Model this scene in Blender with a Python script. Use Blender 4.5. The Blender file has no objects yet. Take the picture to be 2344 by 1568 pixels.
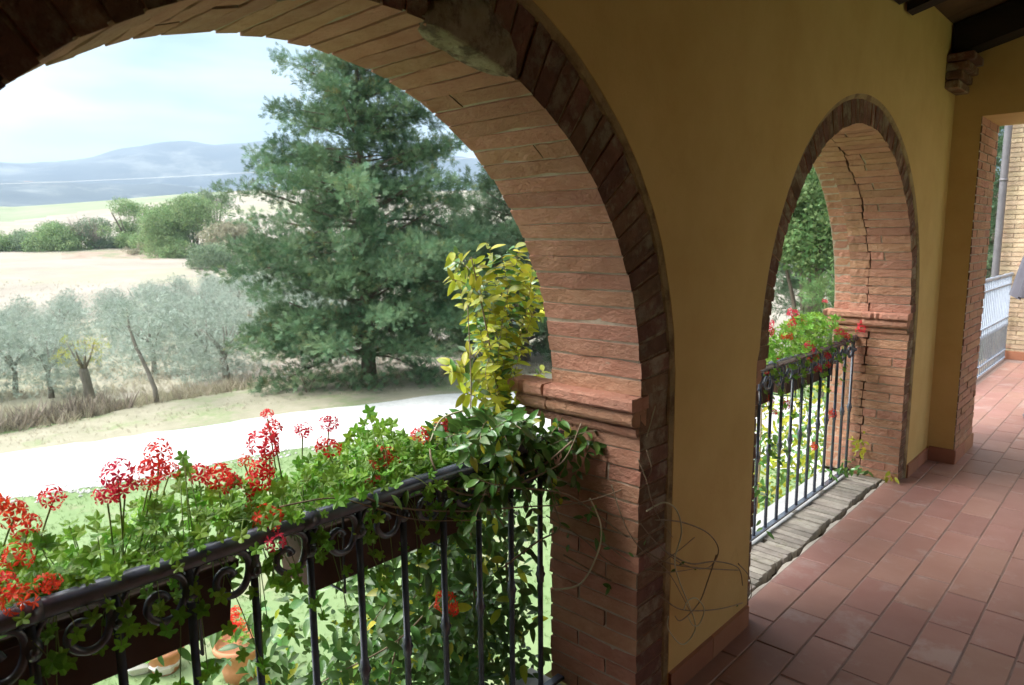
import bpy, math, random
import numpy as np
from mathutils import Vector, Matrix
random.seed(7); rng = np.random.default_rng(7)
PI = math.pi
scene = bpy.context.scene
col = scene.collection

# ------------------------------------------------------------------ camera
F_PX, PW, PH = 1596.91, 2344.0, 1568.0
YAW, PITCH, ROLL = 0.753615, 0.147451, -0.010008
CAM = Vector((1.17505, 0.0, 1.62))
fwd = Vector((-math.sin(YAW)*math.cos(PITCH), math.cos(YAW)*math.cos(PITCH), -math.sin(PITCH)))
rgt0 = Vector((math.cos(YAW), math.sin(YAW), 0)); up0 = rgt0.cross(fwd)
rgt = math.cos(ROLL)*rgt0 + math.sin(ROLL)*up0
upv = -math.sin(ROLL)*rgt0 + math.cos(ROLL)*up0
cam = bpy.data.cameras.new('camera'); camo = bpy.data.objects.new('camera', cam); col.objects.link(camo)
cam.sensor_width = 23.6; cam.lens = 23.6*F_PX/PW; cam.clip_start = .05; cam.clip_end = 20000
M = Matrix((rgt, upv, -fwd)).transposed().to_4x4(); M.translation = CAM
camo.matrix_world = M
cam.dof.use_dof = True; cam.dof.focus_distance = 2.5; cam.dof.aperture_fstop = 4.0
scene.camera = camo

def uvw(u, v, z=None):
    """a point u metres ahead of the house along the view to the valley, v metres to its right"""
    x = CAM.x + u*(-math.sin(YAW)) + v*math.cos(YAW)
    y = CAM.y + u*math.cos(YAW) + v*math.sin(YAW)
    return x, y

# ------------------------------------------------------------------ world, sun, exposure
SUN_EL, SUN_AZ = math.radians(50), math.radians(222)     # azimuth as direction angle in xy plane
world = bpy.data.worlds.new('World'); scene.world = world; world.use_nodes = True
nt = world.node_tree; N = nt.nodes; Lk = nt.links
for n in list(N): N.remove(n)
wo = N.new('ShaderNodeOutputWorld'); bg = N.new('ShaderNodeBackground')
sky = N.new('ShaderNodeTexSky'); sky.sky_type = 'NISHITA'; sky.sun_disc = False
sky.sun_elevation = SUN_EL; sky.sun_rotation = PI/2 - SUN_AZ
sky.air_density = 1.0; sky.dust_density = 2.0; sky.ozone_density = 1.5
tc = N.new('ShaderNodeTexCoord'); mp = N.new('ShaderNodeMapping'); mp.inputs['Scale'].default_value = (1, 1, 2.6)
no = N.new('ShaderNodeTexNoise'); no.inputs['Scale'].default_value = 1.7; no.inputs['Detail'].default_value = 5; no.inputs['Roughness'].default_value = .5
rmp = N.new('ShaderNodeValToRGB'); rmp.color_ramp.elements[0].position = .36; rmp.color_ramp.elements[1].position = .68
rmp.color_ramp.elements[0].color = (.93, .93, .93, 1); rmp.color_ramp.elements[1].color = (1, 1, 1, 1)
cl = N.new('ShaderNodeMix'); cl.data_type = 'RGBA'
# thin overcast: brighter towards the hidden sun
dt = N.new('ShaderNodeVectorMath'); dt.operation = 'DOT_PRODUCT'
dt.inputs[1].default_value = (math.cos(SUN_EL)*math.cos(SUN_AZ), math.cos(SUN_EL)*math.sin(SUN_AZ), math.sin(SUN_EL))
gl = N.new('ShaderNodeMapRange'); gl.inputs[1].default_value = .46; gl.inputs[2].default_value = 1.0; gl.inputs[3].default_value = 0; gl.inputs[4].default_value = 1
cc = N.new('ShaderNodeMix'); cc.data_type = 'RGBA'
cc.inputs[6].default_value = (1.55, 2.3, 2.5, 1); cc.inputs[7].default_value = (15.0, 15.3, 15.4, 1)
Lk.new(tc.outputs['Generated'], mp.inputs[0]); Lk.new(mp.outputs[0], no.inputs['Vector']); Lk.new(no.outputs['Fac'], rmp.inputs[0])
Lk.new(tc.outputs['Generated'], dt.inputs[0]); Lk.new(dt.outputs['Value'], gl.inputs[0]); Lk.new(gl.outputs[0], cc.inputs[0])
n2 = N.new('ShaderNodeTexNoise'); n2.inputs['Scale'].default_value = 2.6; n2.inputs['Detail'].default_value = 4
mp2 = N.new('ShaderNodeMapping'); mp2.inputs['Scale'].default_value = (1, 1, 5.5); mp2.inputs['Location'].default_value = (2.2, .4, 1.1)
r2_ = N.new('ShaderNodeMapRange'); r2_.inputs[1].default_value = .40; r2_.inputs[2].default_value = .66
lc = N.new('ShaderNodeMix'); lc.data_type = 'RGBA'; lc.inputs[6].default_value = (1.25, 1.85, 2.15, 1); lc.inputs[7].default_value = (2.9, 3.25, 3.35, 1)
Lk.new(tc.outputs['Generated'], mp2.inputs[0]); Lk.new(mp2.outputs[0], n2.inputs['Vector']); Lk.new(n2.outputs['Fac'], r2_.inputs[0]); Lk.new(r2_.outputs[0], lc.inputs[0]); Lk.new(lc.outputs[2], cc.inputs[6])
Lk.new(rmp.outputs[0], cl.inputs[0]); Lk.new(sky.outputs[0], cl.inputs[6]); Lk.new(cc.outputs[2], cl.inputs[7])
Lk.new(cl.outputs[2], bg.inputs[0]); bg.inputs[1].default_value = 0.12
Lk.new(bg.outputs[0], wo.inputs[0])
sun = bpy.data.lights.new('sun', 'SUN'); sun.energy = 1.5; sun.angle = math.radians(28); sun.color = (1, .97, .92)
suno = bpy.data.objects.new('sun', sun); col.objects.link(suno)
sd = Vector((math.cos(SUN_EL)*math.cos(SUN_AZ), math.cos(SUN_EL)*math.sin(SUN_AZ), math.sin(SUN_EL)))
suno.rotation_euler = sd.to_track_quat('Z', 'Y').to_euler(); suno.location = (-20, -10, 30)
scene.view_settings.view_transform = 'Standard'; scene.view_settings.look = 'None'
scene.view_settings.exposure = 1.76; scene.view_settings.gamma = 1; scene.view_settings.use_curve_mapping = False

# ------------------------------------------------------------------ helpers
def tag(o, label=None, cat=None, group=None, kind=None):
    if label: o['label'] = label
    if cat: o['category'] = cat
    if group: o['group'] = group
    if kind: o['kind'] = kind
    return o
def empty(name, loc, label, cat, group=None):
    o = bpy.data.objects.new(name, None); col.objects.link(o); o.location = loc; o.empty_display_size = .2
    return tag(o, label, cat, group)
def place(name, me, parent=None, mw=None, kind=None):
    o = bpy.data.objects.new(name, me); col.objects.link(o)
    if parent is not None:
        o.parent = parent; o.matrix_parent_inverse = parent_mat(parent).inverted()
    if mw is not None: o.matrix_world = mw; o.matrix_basis = mw
    if kind: o['kind'] = kind
    return o
def parent_mat(p):
    m = p.matrix_basis.copy()
    if p.parent is not None: m = parent_mat(p.parent) @ p.matrix_parent_inverse @ m
    return m
def mesh(name, V, Fs, mat, smooth=False, tint=None):
    me = bpy.data.meshes.new(name)
    V = np.asarray(V, dtype=np.float32).reshape(-1, 3)
    if isinstance(Fs, np.ndarray):
        nf, k = Fs.shape
        me.vertices.add(len(V)); me.vertices.foreach_set('co', V.ravel())
        me.loops.add(nf*k); me.loops.foreach_set('vertex_index', Fs.ravel().astype(np.int32))
        me.polygons.add(nf); me.polygons.foreach_set('loop_start', np.arange(0, nf*k, k, dtype=np.int32))
        me.polygons.foreach_set('loop_total', np.full(nf, k, dtype=np.int32))
        me.update(calc_edges=True)
    else:
        me.from_pydata([tuple(map(float, v)) for v in V], [], [tuple(int(i) for i in f) for f in Fs]); me.update()
    if tint is not None:
        a = me.color_attributes.new('tint', 'FLOAT_COLOR', 'POINT')
        t = np.ones((len(V), 4), dtype=np.float32); t[:, 0] = tint; t[:, 1] = tint; t[:, 2] = tint
        a.data.foreach_set('color', t.ravel())
    if smooth: me.polygons.foreach_set('use_smooth', np.ones(len(me.polygons), dtype=bool))
    if mat: me.materials.append(mat)
    return me
class MB:
    """collects shapes, then links them as one mesh"""
    def __init__(s): s.V = []; s.F = []
    def add(s, V, Fs):
        b = len(s.V); s.V += [tuple(v) for v in V]; s.F += [tuple(i+b for i in f) for f in Fs]; return s
    def box(s, x0, x1, y0, y1, z0, z1):
        V = [(x0,y0,z0),(x1,y0,z0),(x1,y1,z0),(x0,y1,z0),(x0,y0,z1),(x1,y0,z1),(x1,y1,z1),(x0,y1,z1)]
        return s.add(V, [(0,3,2,1),(4,5,6,7),(0,1,5,4),(1,2,6,5),(2,3,7,6),(3,0,4,7)])
    def bbox(s, x0, x1, y0, y1, z0, z1, b):
        # box with chamfered edges
        V = []; idx = {}
        def vid(p):
            if p not in idx: idx[p] = len(V); V.append(p)
            return idx[p]
        X = (x0, x0+b, x1-b, x1); Y = (y0, y0+b, y1-b, y1); Z = (z0, z0+b, z1-b, z1)
        Fs = []
        def P(i, j, k): return vid((X[i], Y[j], Z[k]))
        for a, A in ((0, 0), (3, 3)):
            q = [P(A,1,1),P(A,2,1),P(A,2,2),P(A,1,2)]; Fs.append(tuple(q if a else q[::-1]))
            q = [P(1,A,1),P(2,A,1),P(2,A,2),P(1,A,2)]; Fs.append(tuple(q[::-1] if a else q))
            q = [P(1,1,A),P(2,1,A),P(2,2,A),P(1,2,A)]; Fs.append(tuple(q if a else q[::-1]))
        o = lambda i: 1 if i == 0 else 2
        for a in (0, 3):
            for c in (0, 3):
                Fs.append((P(a,o(c),1),P(a,o(c),2),P(o(a),c,2),P(o(a),c,1)))
                Fs.append((P(a,1,o(c)),P(a,2,o(c)),P(o(a),2,c),P(o(a),1,c)))
                Fs.append((P(1,a,o(c)),P(2,a,o(c)),P(2,o(a),c),P(1,o(a),c)))
                for e in (0, 3): Fs.append((P(a,o(c),o(e)),P(o(a),c,o(e)),P(o(a),o(c),e)))
        return s.add(V, Fs)
    def tube(s, pts, rad, n=6, cap=True, flat=1.0):
        pts = [Vector(p) for p in pts]; m = len(pts)
        if not hasattr(rad, '__len__'): rad = [rad]*m
        V = []; Fs = []; prev = None
        for i, p in enumerate(pts):
            t = (pts[min(i+1, m-1)] - pts[max(i-1, 0)]).normalized()
            if prev is None:
                a = Vector((0, 0, 1)) if abs(t.z) < .9 else Vector((1, 0, 0))
                u = t.cross(a).normalized()
            else:
                u = (prev - t*prev.dot(t)).normalized()
            prev = u; w = t.cross(u)
            for k in range(n):
                an = 2*PI*k/n
                V.append(p + (u*math.cos(an) + w*math.sin(an)*flat)*rad[i])
        for i in range(m-1):
            for k in range(n):
                a = i*n+k; b = i*n+(k+1) % n
                Fs.append((a, b, b+n, a+n))
        if cap: Fs.append(tuple(range(n-1, -1, -1))); Fs.append(tuple(range((m-1)*n, m*n)))
        return s.add(V, Fs)
    def lathe(s, prof, c, n=16):
        V = []; Fs = []
        for r, z in prof:
            for k in range(n): V.append((c[0]+r*math.cos(2*PI*k/n), c[1]+r*math.sin(2*PI*k/n), c[2]+z))
        for i in range(len(prof)-1):
            for k in range(n):
                a = i*n+k; b = i*n+(k+1) % n; Fs.append((a, b, b+n, a+n))
        Fs.append(tuple(range(n-1, -1, -1))); Fs.append(tuple(range((len(prof)-1)*n, len(prof)*n)))
        return s.add(V, Fs)
    def build(s, name, mat, parent=None, smooth=False, kind=None):
        return place(name, mesh(name, s.V, s.F, mat, smooth), parent, kind=kind)

def mat(name, c1, c2, scale=8, rough=.8, bump=.3, bscale=None, c3=None, rnd=0.0, tint=False, spec=.3, coat=0, metal=0,
        stretch=(1, 1, 1), world_co=False, trans=0.0, bdist=.01, detail=8, c3pos=.72, c3scale=None):
    """procedural surface: two colours mixed by noise, an optional third in patches, fine relief"""
    m = bpy.data.materials.new(name); m.use_nodes = True
    n = m.node_tree.nodes; l = m.node_tree.links; b = n['Principled BSDF']
    tcn = n.new('ShaderNodeTexCoord'); mpn = n.new('ShaderNodeMapping'); mpn.inputs['Scale'].default_value = stretch
    oi = n.new('ShaderNodeObjectInfo')
    if world_co:
        g = n.new('ShaderNodeNewGeometry'); src = g.outputs['Position']
    else:
        vm = n.new('ShaderNodeVectorMath'); vm.operation = 'MULTIPLY_ADD'
        cb = n.new('ShaderNodeCombineXYZ')
        for i in range(3): l.new(oi.outputs['Random'], cb.inputs[i])
        vm.inputs[1].default_value = (37., 53., 71.)
        l.new(cb.outputs[0], vm.inputs[0]); l.new(tcn.outputs['Object'], vm.inputs[2]); src = vm.outputs[0]
    l.new(src, mpn.inputs[0])
    t = n.new('ShaderNodeTexNoise'); t.inputs['Scale'].default_value = scale; t.inputs['Detail'].default_value = detail; t.inputs['Roughness'].default_value = .62
    l.new(mpn.outputs[0], t.inputs['Vector'])
    r = n.new('ShaderNodeMapRange'); r.inputs[1].default_value = .3; r.inputs[2].default_value = .7
    l.new(t.outputs['Fac'], r.inputs[0])
    mx = n.new('ShaderNodeMix'); mx.data_type = 'RGBA'; mx.inputs[6].default_value = (*c1, 1); mx.inputs[7].default_value = (*c2, 1)
    l.new(r.outputs[0], mx.inputs[0]); out = mx.outputs[2]
    if c3:
        t3 = n.new('ShaderNodeTexNoise'); t3.inputs['Scale'].default_value = c3scale or scale*.6; t3.inputs['Detail'].default_value = 6; t3.inputs['Roughness'].default_value = .7
        mp3 = n.new('ShaderNodeMapping'); mp3.inputs['Location'].default_value = (5, 9, 3); mp3.inputs['Scale'].default_value = stretch
        l.new(src, mp3.inputs[0]); l.new(mp3.outputs[0], t3.inputs['Vector'])
        r3 = n.new('ShaderNodeMapRange'); r3.inputs[1].default_value = c3pos-.12; r3.inputs[2].default_value = c3pos
        l.new(t3.outputs['Fac'], r3.inputs[0])
        m3 = n.new('ShaderNodeMix'); m3.data_type = 'RGBA'; m3.inputs[7].default_value = (*c3, 1)
        l.new(r3.outputs[0], m3.inputs[0]); l.new(out, m3.inputs[6]); out = m3.outputs[2]
    if rnd or tint:
        hs = n.new('ShaderNodeHueSaturation'); ml = n.new('ShaderNodeMapRange')
        if tint:
            at_ = n.new('ShaderNodeAttribute'); at_.attribute_name = 'tint'; l.new(at_.outputs['Fac'], ml.inputs[0])
            ml.inputs[1].default_value = 0; ml.inputs[2].default_value = 1; k = rnd or .5
        else:
            at_ = n.new('ShaderNodeAttribute'); at_.attribute_name = 'tint'
            ad = n.new('ShaderNodeMath'); ad.operation = 'ADD'; fr = n.new('ShaderNodeMath'); fr.operation = 'FRACT'
            l.new(oi.outputs['Random'], ad.inputs[0]); l.new(at_.outputs['Fac'], ad.inputs[1]); l.new(ad.outputs[0], fr.inputs[0])
            l.new(fr.outputs[0], ml.inputs[0]); k = rnd
        ml.inputs[3].default_value = 1-k; ml.inputs[4].default_value = 1+k
        l.new(ml.outputs[0], hs.inputs['Value'])
        hh = n.new('ShaderNodeMapRange'); wn = n.new('ShaderNodeMath'); wn.operation = 'FRACT'; wm = n.new('ShaderNodeMath'); wm.operation = 'MULTIPLY'; wm.inputs[1].default_value = 7.31
        l.new(ml.inputs[0].links[0].from_socket, wm.inputs[0]); l.new(wm.outputs[0], wn.inputs[0]); l.new(wn.outputs[0], hh.inputs[0])
        hh.inputs[3].default_value = .5-.020*(k/.3); hh.inputs[4].default_value = .5+.020*(k/.3)
        l.new(hh.outputs[0], hs.inputs['Hue'])
        l.new(out, hs.inputs['Color']); out = hs.outputs[0]
    l.new(out, b.inputs['Base Color'])
    b.inputs['Roughness'].default_value = rough; b.inputs['Specular IOR Level'].default_value = spec; b.inputs['Metallic'].default_value = metal
    if coat: b.inputs['Coat Weight'].default_value = coat; b.inputs['Coat Roughness'].default_value = .35
    if bump:
        tb = n.new('ShaderNodeTexNoise'); tb.inputs['Scale'].default_value = bscale or scale*3; tb.inputs['Detail'].default_value = 8; tb.inputs['Roughness'].default_value = .7
        l.new(mpn.outputs[0], tb.inputs['Vector'])
        bp = n.new('ShaderNodeBump'); bp.inputs['Strength'].default_value = bump; bp.inputs['Distance'].default_value = bdist
        l.new(tb.outputs['Fac'], bp.inputs['Height']); l.new(bp.outputs[0], b.inputs['Normal'])
    if trans:
        o = n['Material Output']; tr = n.new('ShaderNodeBsdfTranslucent'); ms = n.new('ShaderNodeMixShader'); ms.inputs[0].default_value = trans
        l.new(out, tr.inputs['Color']); l.new(b.outputs[0], ms.inputs[1]); l.new(tr.outputs[0], ms.inputs[2]); l.new(ms.outputs[0], o.inputs['Surface'])
    return m

MT = dict(
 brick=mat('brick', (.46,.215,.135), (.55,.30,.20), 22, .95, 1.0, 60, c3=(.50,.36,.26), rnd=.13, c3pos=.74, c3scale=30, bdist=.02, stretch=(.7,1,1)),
 shaded_brick=mat('shaded_brick', (.14,.07,.045), (.25,.13,.085), 14, .95, 1, 38, c3=(.32,.25,.18), rnd=.25, c3pos=.62, bdist=.02),  # darker copy of brick, the loggia's inner shade put into the colour
 mortar=mat('mortar', (.40,.31,.23), (.54,.44,.34), 20, .95, .8, 60, bdist=.008, world_co=True),
 plaster=mat('yellow_plaster', (.53,.34,.122), (.62,.42,.17), 2.6, .93, .5, 22, world_co=True, c3=(.46,.29,.10), c3pos=.68, c3scale=1.1, bdist=.004),
 render=mat('outer_render', (.45,.33,.2), (.55,.42,.27), 3, .93, .3, 30, world_co=True),
 bead=mat('rough_plaster_edge', (.30,.21,.10), (.42,.31,.17), 12, .95, .9, 40, world_co=True, c3=(.2,.13,.07), c3pos=.6, bdist=.01),
 patch=mat('lime_patch', (.36,.29,.19), (.5,.43,.31), 25, .95, 1., 40, c3=(.18,.13,.09), c3pos=.6, bdist=.03),
 tile=mat('terracotta_tile', (.315,.155,.125), (.36,.195,.16), 5, .5, .12, 40, c3=(.39,.26,.225), rnd=.09, c3pos=.68, c3scale=3.5, spec=.45, bdist=.003),
 grout=mat('grout', (.25,.165,.14), (.31,.225,.195), 12, .9, .3, world_co=True),
 cement=mat('cement_strip', (.42,.38,.32), (.55,.5,.43), 14, .9, .5, world_co=True),
 skirt=mat('skirting_terracotta', (.30,.12,.065), (.36,.16,.09), 6, .6, .1, rnd=.12),
 sill=mat('weathered_sill_brick', (.25,.22,.185), (.40,.36,.31), 16, .95, .9, 50, c3=(.2,.18,.12), rnd=.18, bdist=.006),
 ledge=mat('grey_stone_ledge', (.38,.38,.38), (.5,.5,.49), 10, .85, .4),
 iron=mat('wrought_iron', (.055,.062,.088), (.10,.112,.15), 22, .27, .08, 60, spec=.9, bdist=.002),
 greyiron=mat('painted_grey_iron', (.24,.27,.33), (.33,.37,.44), 18, .5, .2, 60, spec=.5, bdist=.002),
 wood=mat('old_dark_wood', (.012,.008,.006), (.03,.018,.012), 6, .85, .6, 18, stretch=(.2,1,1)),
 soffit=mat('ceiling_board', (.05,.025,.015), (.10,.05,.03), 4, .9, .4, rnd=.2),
 trough=mat('brown_trough', (.06,.03,.02), (.09,.045,.03), 9, .75, .3, bdist=.003),
 pot=mat('terracotta_pot', (.50,.20,.10), (.58,.27,.15), 8, .8, .3),
 soil=mat('soil', (.03,.02,.012), (.06,.04,.025), 30, .95, .6),
 gleaf=mat('geranium_leaf', (.15,.33,.03), (.28,.50,.06), 30, .45, .15, rnd=.30, spec=.5, trans=.45),
 gstem=mat('geranium_stem', (.16,.26,.06), (.26,.32,.10), 20, .6, 0, trans=.1),
 petal=mat('red_petal', (.72,.035,.02), (.82,.07,.04), 30, .5, 0, rnd=.15, trans=.42),
 petalp=mat('crimson_petal', (.66,.025,.05), (.76,.06,.09), 30, .5, 0, rnd=.15, trans=.42),
 yleaf=mat('yellow_young_leaf', (.36,.43,.035), (.58,.55,.06), 25, .4, .1, rnd=.36, spec=.5, trans=.45),
 jleaf=mat('glossy_jasmine_leaf', (.08,.20,.04), (.15,.31,.07), 25, .28, .1, rnd=.28, spec=.7, trans=.25),
 dleaf=mat('mature_jasmine_leaf', (.045,.10,.022), (.10,.19,.04), 25, .4, .1, rnd=.3, spec=.5, trans=.3),
 vstem=mat('jasmine_stem', (.20,.14,.09), (.34,.27,.18), 30, .7, .3),
 dryst=mat('pale_dry_stem', (.45,.42,.27), (.55,.52,.35), 30, .7, 0),
 cedar=mat('conifer_foliage', (.075,.155,.08), (.195,.285,.145), .9, .65, 0, c3=(.34,.27,.09), c3pos=.70, c3scale=1.6, tint=True, rnd=.45, trans=.22, world_co=True),
 cedar2=mat('conifer_foliage_dark', (.08,.14,.07), (.14,.20,.11), .7, .7, 0, tint=True, rnd=.4, trans=.2, world_co=True),
 bark=mat('bark', (.10,.075,.055), (.2,.16,.125), 9, .95, .8, stretch=(1,1,.25), bdist=.03),
 obark=mat('olive_bark', (.16,.14,.115), (.28,.25,.21), 9, .95, .8, stretch=(1,1,.3), bdist=.03),
 olive=mat('olive_foliage', (.25,.31,.245), (.41,.46,.39), 1.3, .6, 0, tint=True, rnd=.35, trans=.25),
 yolive=mat('yellowing_foliage', (.36,.38,.06), (.5,.46,.10), 1.3, .6, 0, tint=True, rnd=.35, trans=.3),
 shrubg=mat('bush_foliage', (.20,.30,.12), (.33,.43,.21), .5, .7, 0, tint=True, rnd=.4, trans=.25),
 shrubd=mat('dark_bush_foliage', (.17,.24,.14), (.27,.34,.21), .5, .7, 0, tint=True, rnd=.35, trans=.2),
 shrubt=mat('dull_bush_foliage', (.30,.28,.19), (.38,.36,.25), .5, .75, 0, tint=True, rnd=.3, trans=.2),
 twig=mat('bare_twig', (.34,.28,.23), (.46,.39,.33), 4, .9, 0),
 bright=mat('light_tree_foliage', (.10,.185,.06), (.20,.29,.11), .8, .6, 0, tint=True, rnd=.4, trans=.35),
 straw=mat('dry_grass', (.38,.33,.24), (.50,.45,.34), .8, .9, 0, tint=True, rnd=.35, trans=.25),
 weed=mat('dead_weed', (.22,.18,.14), (.34,.29,.23), .8, .9, 0, tint=True, rnd=.35, trans=.15),
 grassb=mat('short_grass', (.14,.23,.07), (.22,.31,.11), 3, .8, 0, tint=True, rnd=.3, trans=.3),
 lawn=mat('lawn_ground', (.15,.22,.09), (.21,.28,.13), .7, .95, .5, 9, c3=(.27,.26,.16), c3pos=.66, world_co=True),
 gravel=mat('pale_gravel', (.52,.51,.49), (.66,.65,.63), 6, .95, .8, 45, world_co=True, bdist=.02),
 verge=mat('dry_verge', (.26,.245,.17), (.36,.325,.24), 1.4, .95, .8, 14, c3=(.22,.26,.13), c3pos=.62, c3scale=.6, world_co=True, bdist=.03),
 field=mat('stubble_field', (.27,.235,.19), (.37,.325,.27), .09, .95, .8, 3, c3=(.31,.30,.20), c3pos=.62, c3scale=.03, world_co=True, bdist=.1),
 meadow=mat('grey_green_meadow', (.20,.24,.14), (.27,.29,.19), .05, .95, .6, 4, world_co=True, bdist=.1),
 bank=mat('pinkish_bank', (.30,.22,.17), (.40,.32,.25), .3, .95, .8, 4, c3=(.24,.24,.15), c3pos=.6, world_co=True, bdist=.2),
 hill=mat('wooded_hills', (.03,.045,.05), (.07,.085,.08), .006, .95, 0, c3=(.17,.18,.16), c3pos=.66, c3scale=.0035, world_co=True),
 pbrick=mat('pale_brick', (.50,.37,.24), (.60,.46,.32), 12, .92, .6, rnd=.13, c3=(.5,.3,.2), c3pos=.7),
 whitewall=mat('white_house_wall', (.7,.68,.64), (.76,.74,.7), 1, .9, 0),
 roof=mat('tiled_roof', (.35,.18,.11), (.42,.24,.16), 3, .9, .2),
 pipe=mat('grey_downspout', (.12,.11,.12), (.17,.155,.165), 5, .4, .1, spec=.6),
 canvas=mat('grey_canvas', (.13,.12,.15), (.17,.16,.19), 8, .85, .2),
 wire=mat('overhead_wire', (.6,.6,.6), (.65,.65,.65), 1, .5, 0),
 asphalt=mat('blue_grey_asphalt', (.16,.17,.2), (.2,.21,.24), 1, .9, .2, world_co=True),
 stone=mat('white_stone', (.5,.48,.44), (.62,.6,.56), 12, .9, .8),
 pink=mat('pink_petal', (.75,.22,.30), (.8,.35,.4), 20, .5, 0, trans=.3),
)

# ------------------------------------------------------------------ terrain
G = -3.2
RIDGE = [(-1.6,420),(-1.2,410),(-.9,404),(-.734,399),(-.67,400),(-.609,393),(-.577,385),(-.546,375),(-.483,362),(-.452,357),(-.433,358),(-.408,365),(-.383,360),(-.35,356),(-.25,362),(-.1,380),(.1,395),(.4,420),(.8,440),(1.5,450)]
def lerp(t, T): return float(np.interp(t, [a for a, _ in T], [b for _, b in T]))
def terr(x, y):
    dx, dy = x-CAM.x, y-CAM.y
    u = -dx*math.sin(YAW) + dy*math.cos(YAW); v = dx*math.cos(YAW) + dy*math.sin(YAW)
    R = math.hypot(dx, dy)
    if R < 22: return G
    s = v/max(u, 1e-3) if u > 1 else (9 if v > 0 else -9)
    s = max(-1.6, min(1.5, s))
    hor = 1.62   # eye level
    # profile of height with distance for the left part of the valley
    left = [(22,-3.2),(26,-3.45),(45,-4.4),(75,-5.2),(100,-4.6),(125,-2.6),(150,-1.2),(163,-1.9),(178,-.8),(200,.3),(235,1.6),(300,5),(380,14),(440,20),(480,22),(520,20),(700,0),(1200,20),(1800,50),(2300,110),(2600,198),(2900,205),(3300,205),(4300,0),(5600,0)]
    mid = [(22,-3.2),(26,-3.4),(45,-4.0),(75,-4.4),(100,-3.6),(125,-2.2),(150,-1.6),(163,-1.9),(178,.0),(200,1.5),(235,4.5),(300,12),(380,24),(440,31),(480,34),(520,32),(700,15),(1200,20),(1800,50),(2300,100),(2600,165),(2900,190),(3300,200),(4300,0),(5600,0)]
    rt = [(22,-3.2),(60,-3.2),(100,-3.1),(130,-2.8),(200,0),(300,8),(480,30),(700,20),(2600,60),(3300,100),(4300,0),(5600,0)]
    z = lerp(R, left); zm = lerp(R, mid); zr = lerp(R, rt)
    a = min(1, max(0, (s+.70)/.34)); z = z*(1-a) + zm*a
    b = min(1, max(0, (s-.02)/.25)); z = z*(1-b) + zr*b
    zbase = 190 if s < -.3 else 100
    if R > 3300:
        k = min(1, (R-3300)/1200.)
        z = zbase*(1-k) + (1.62 + 4500/math.sqrt(1+s*s)*(558-lerp(s, RIDGE))/F_PX)*math.sin(k*PI/2)
        if R > 4800: z *= max(.3, 1-(R-4800)/1500)
    if R > 600:
        z += (math.sin(x*.0071+1)*math.cos(y*.0063)+.5*math.sin(x*.017)*math.sin(y*.019+2))*min(1, (R-600)/1500)*12
    elif R > 60:
        z += (math.sin(x*.045)*math.cos(y*.05))*min(1, (R-60)/80)*.5
    return z
def ground_patch(name, r_list, angs, m, kind='structure', zoff=0):
    V = []; Fs = []
    na = len(angs)
    for r_ in r_list:
        for a in angs:
            x = CAM.x + r_*math.cos(a); y = CAM.y + r_*math.sin(a)
            V.append((x, y, terr(x, y)+zoff))
    full = abs((angs[-1]-angs[0]) - 2*PI) < 1e-6
    for i in range(len(r_list)-1):
        for j in range(na-1):
            a = i*na+j; Fs.append((a, a+na, a+na+1, a+1))
    o = place(name, mesh(name, V, np.array(Fs), m, True)); o['kind'] = kind; return o
view = PI/2 + YAW
angs = sorted(set([view + math.radians(d) for d in np.concatenate([np.arange(-180, -55, 5), np.arange(-55, 55, .6), np.arange(55, 180.1, 5)])]))
r_near = list(np.linspace(0.5, 20, 8)) + [22, 23, 24, 25.5]
r_far = [25.5] + list(np.linspace(27, 60, 16)) + list(np.linspace(64, 240, 50)) + list(np.linspace(250, 640, 46))
r_hill = [640] + list(np.linspace(700, 3000, 36)) + list(np.linspace(3080, 5600, 40))
tag(ground_patch('lawn', r_near, angs, MT['lawn']), 'pale green lawn below the loggia')
fo = ground_patch('fields', r_far, angs, MT['field']); fo.data.materials.append(MT['meadow']); fo.data.materials.append(MT['bank'])
for p_ in fo.data.polygons:
    c_ = p_.center; R_ = math.hypot(c_.x-CAM.x, c_.y-CAM.y); a_ = (c_.y-CAM.y)*math.sin(YAW)+(c_.x-CAM.x)*math.cos(YAW); s_ = a_/max(1, math.sqrt(max(1, R_*R_-a_*a_)))
    if R_ > 345 + 120*max(0, s_+.72)*1.6 and s_ < -.40: p_.material_index = 1
    if 157 + 10*math.sin(s_*40) < R_ < 178 and s_ > -.64: p_.material_index = 2
tag(fo, 'pale rolling stubble fields beyond the road')
tag(ground_patch('hills', r_hill, angs, MT['hill']), 'blue hazy wooded hills on the horizon')
def sheet(name, pts, z, m, label, zf=None):
    bm = [(x, y, z) for x, y in pts]
    o = place(name, mesh(name, bm, [tuple(range(len(bm)))], m)); tag(o, label, kind='structure'); return o
def wob(a, b, n, amp, seed):
    r = random.Random(seed); return [(a[0]+(b[0]-a[0])*i/n + r.uniform(-amp, amp), a[1]+(b[1]-a[1])*i/n + r.uniform(-amp, amp)) for i in range(n)]
def band_sheet(name, near, far, z, m, label):
    """sheet between a near polyline and a far polyline"""
    sheet(name, near + far[::-1], z, m, label)
near_edge = [(-18.5,-14),(-16.4,-6),(-15.2,0),(-14.64,2.58),(-13.99,4.26),(-13.57,7.3),(-12.9,9.6),(-11.2,11.8),(-8,13.4),(-4.5,14.0),(2,14.5),(9,15)]
far_edge = [(-22.5,-14),(-20.2,-6),(-18.9,0),(-18.2,3.3),(-17.3,6.8),(-16.5,10.2),(-14.6,15.4),(-12.5,19.3),(-6,20.9),(2,21.0),(9,20.6)]
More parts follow.
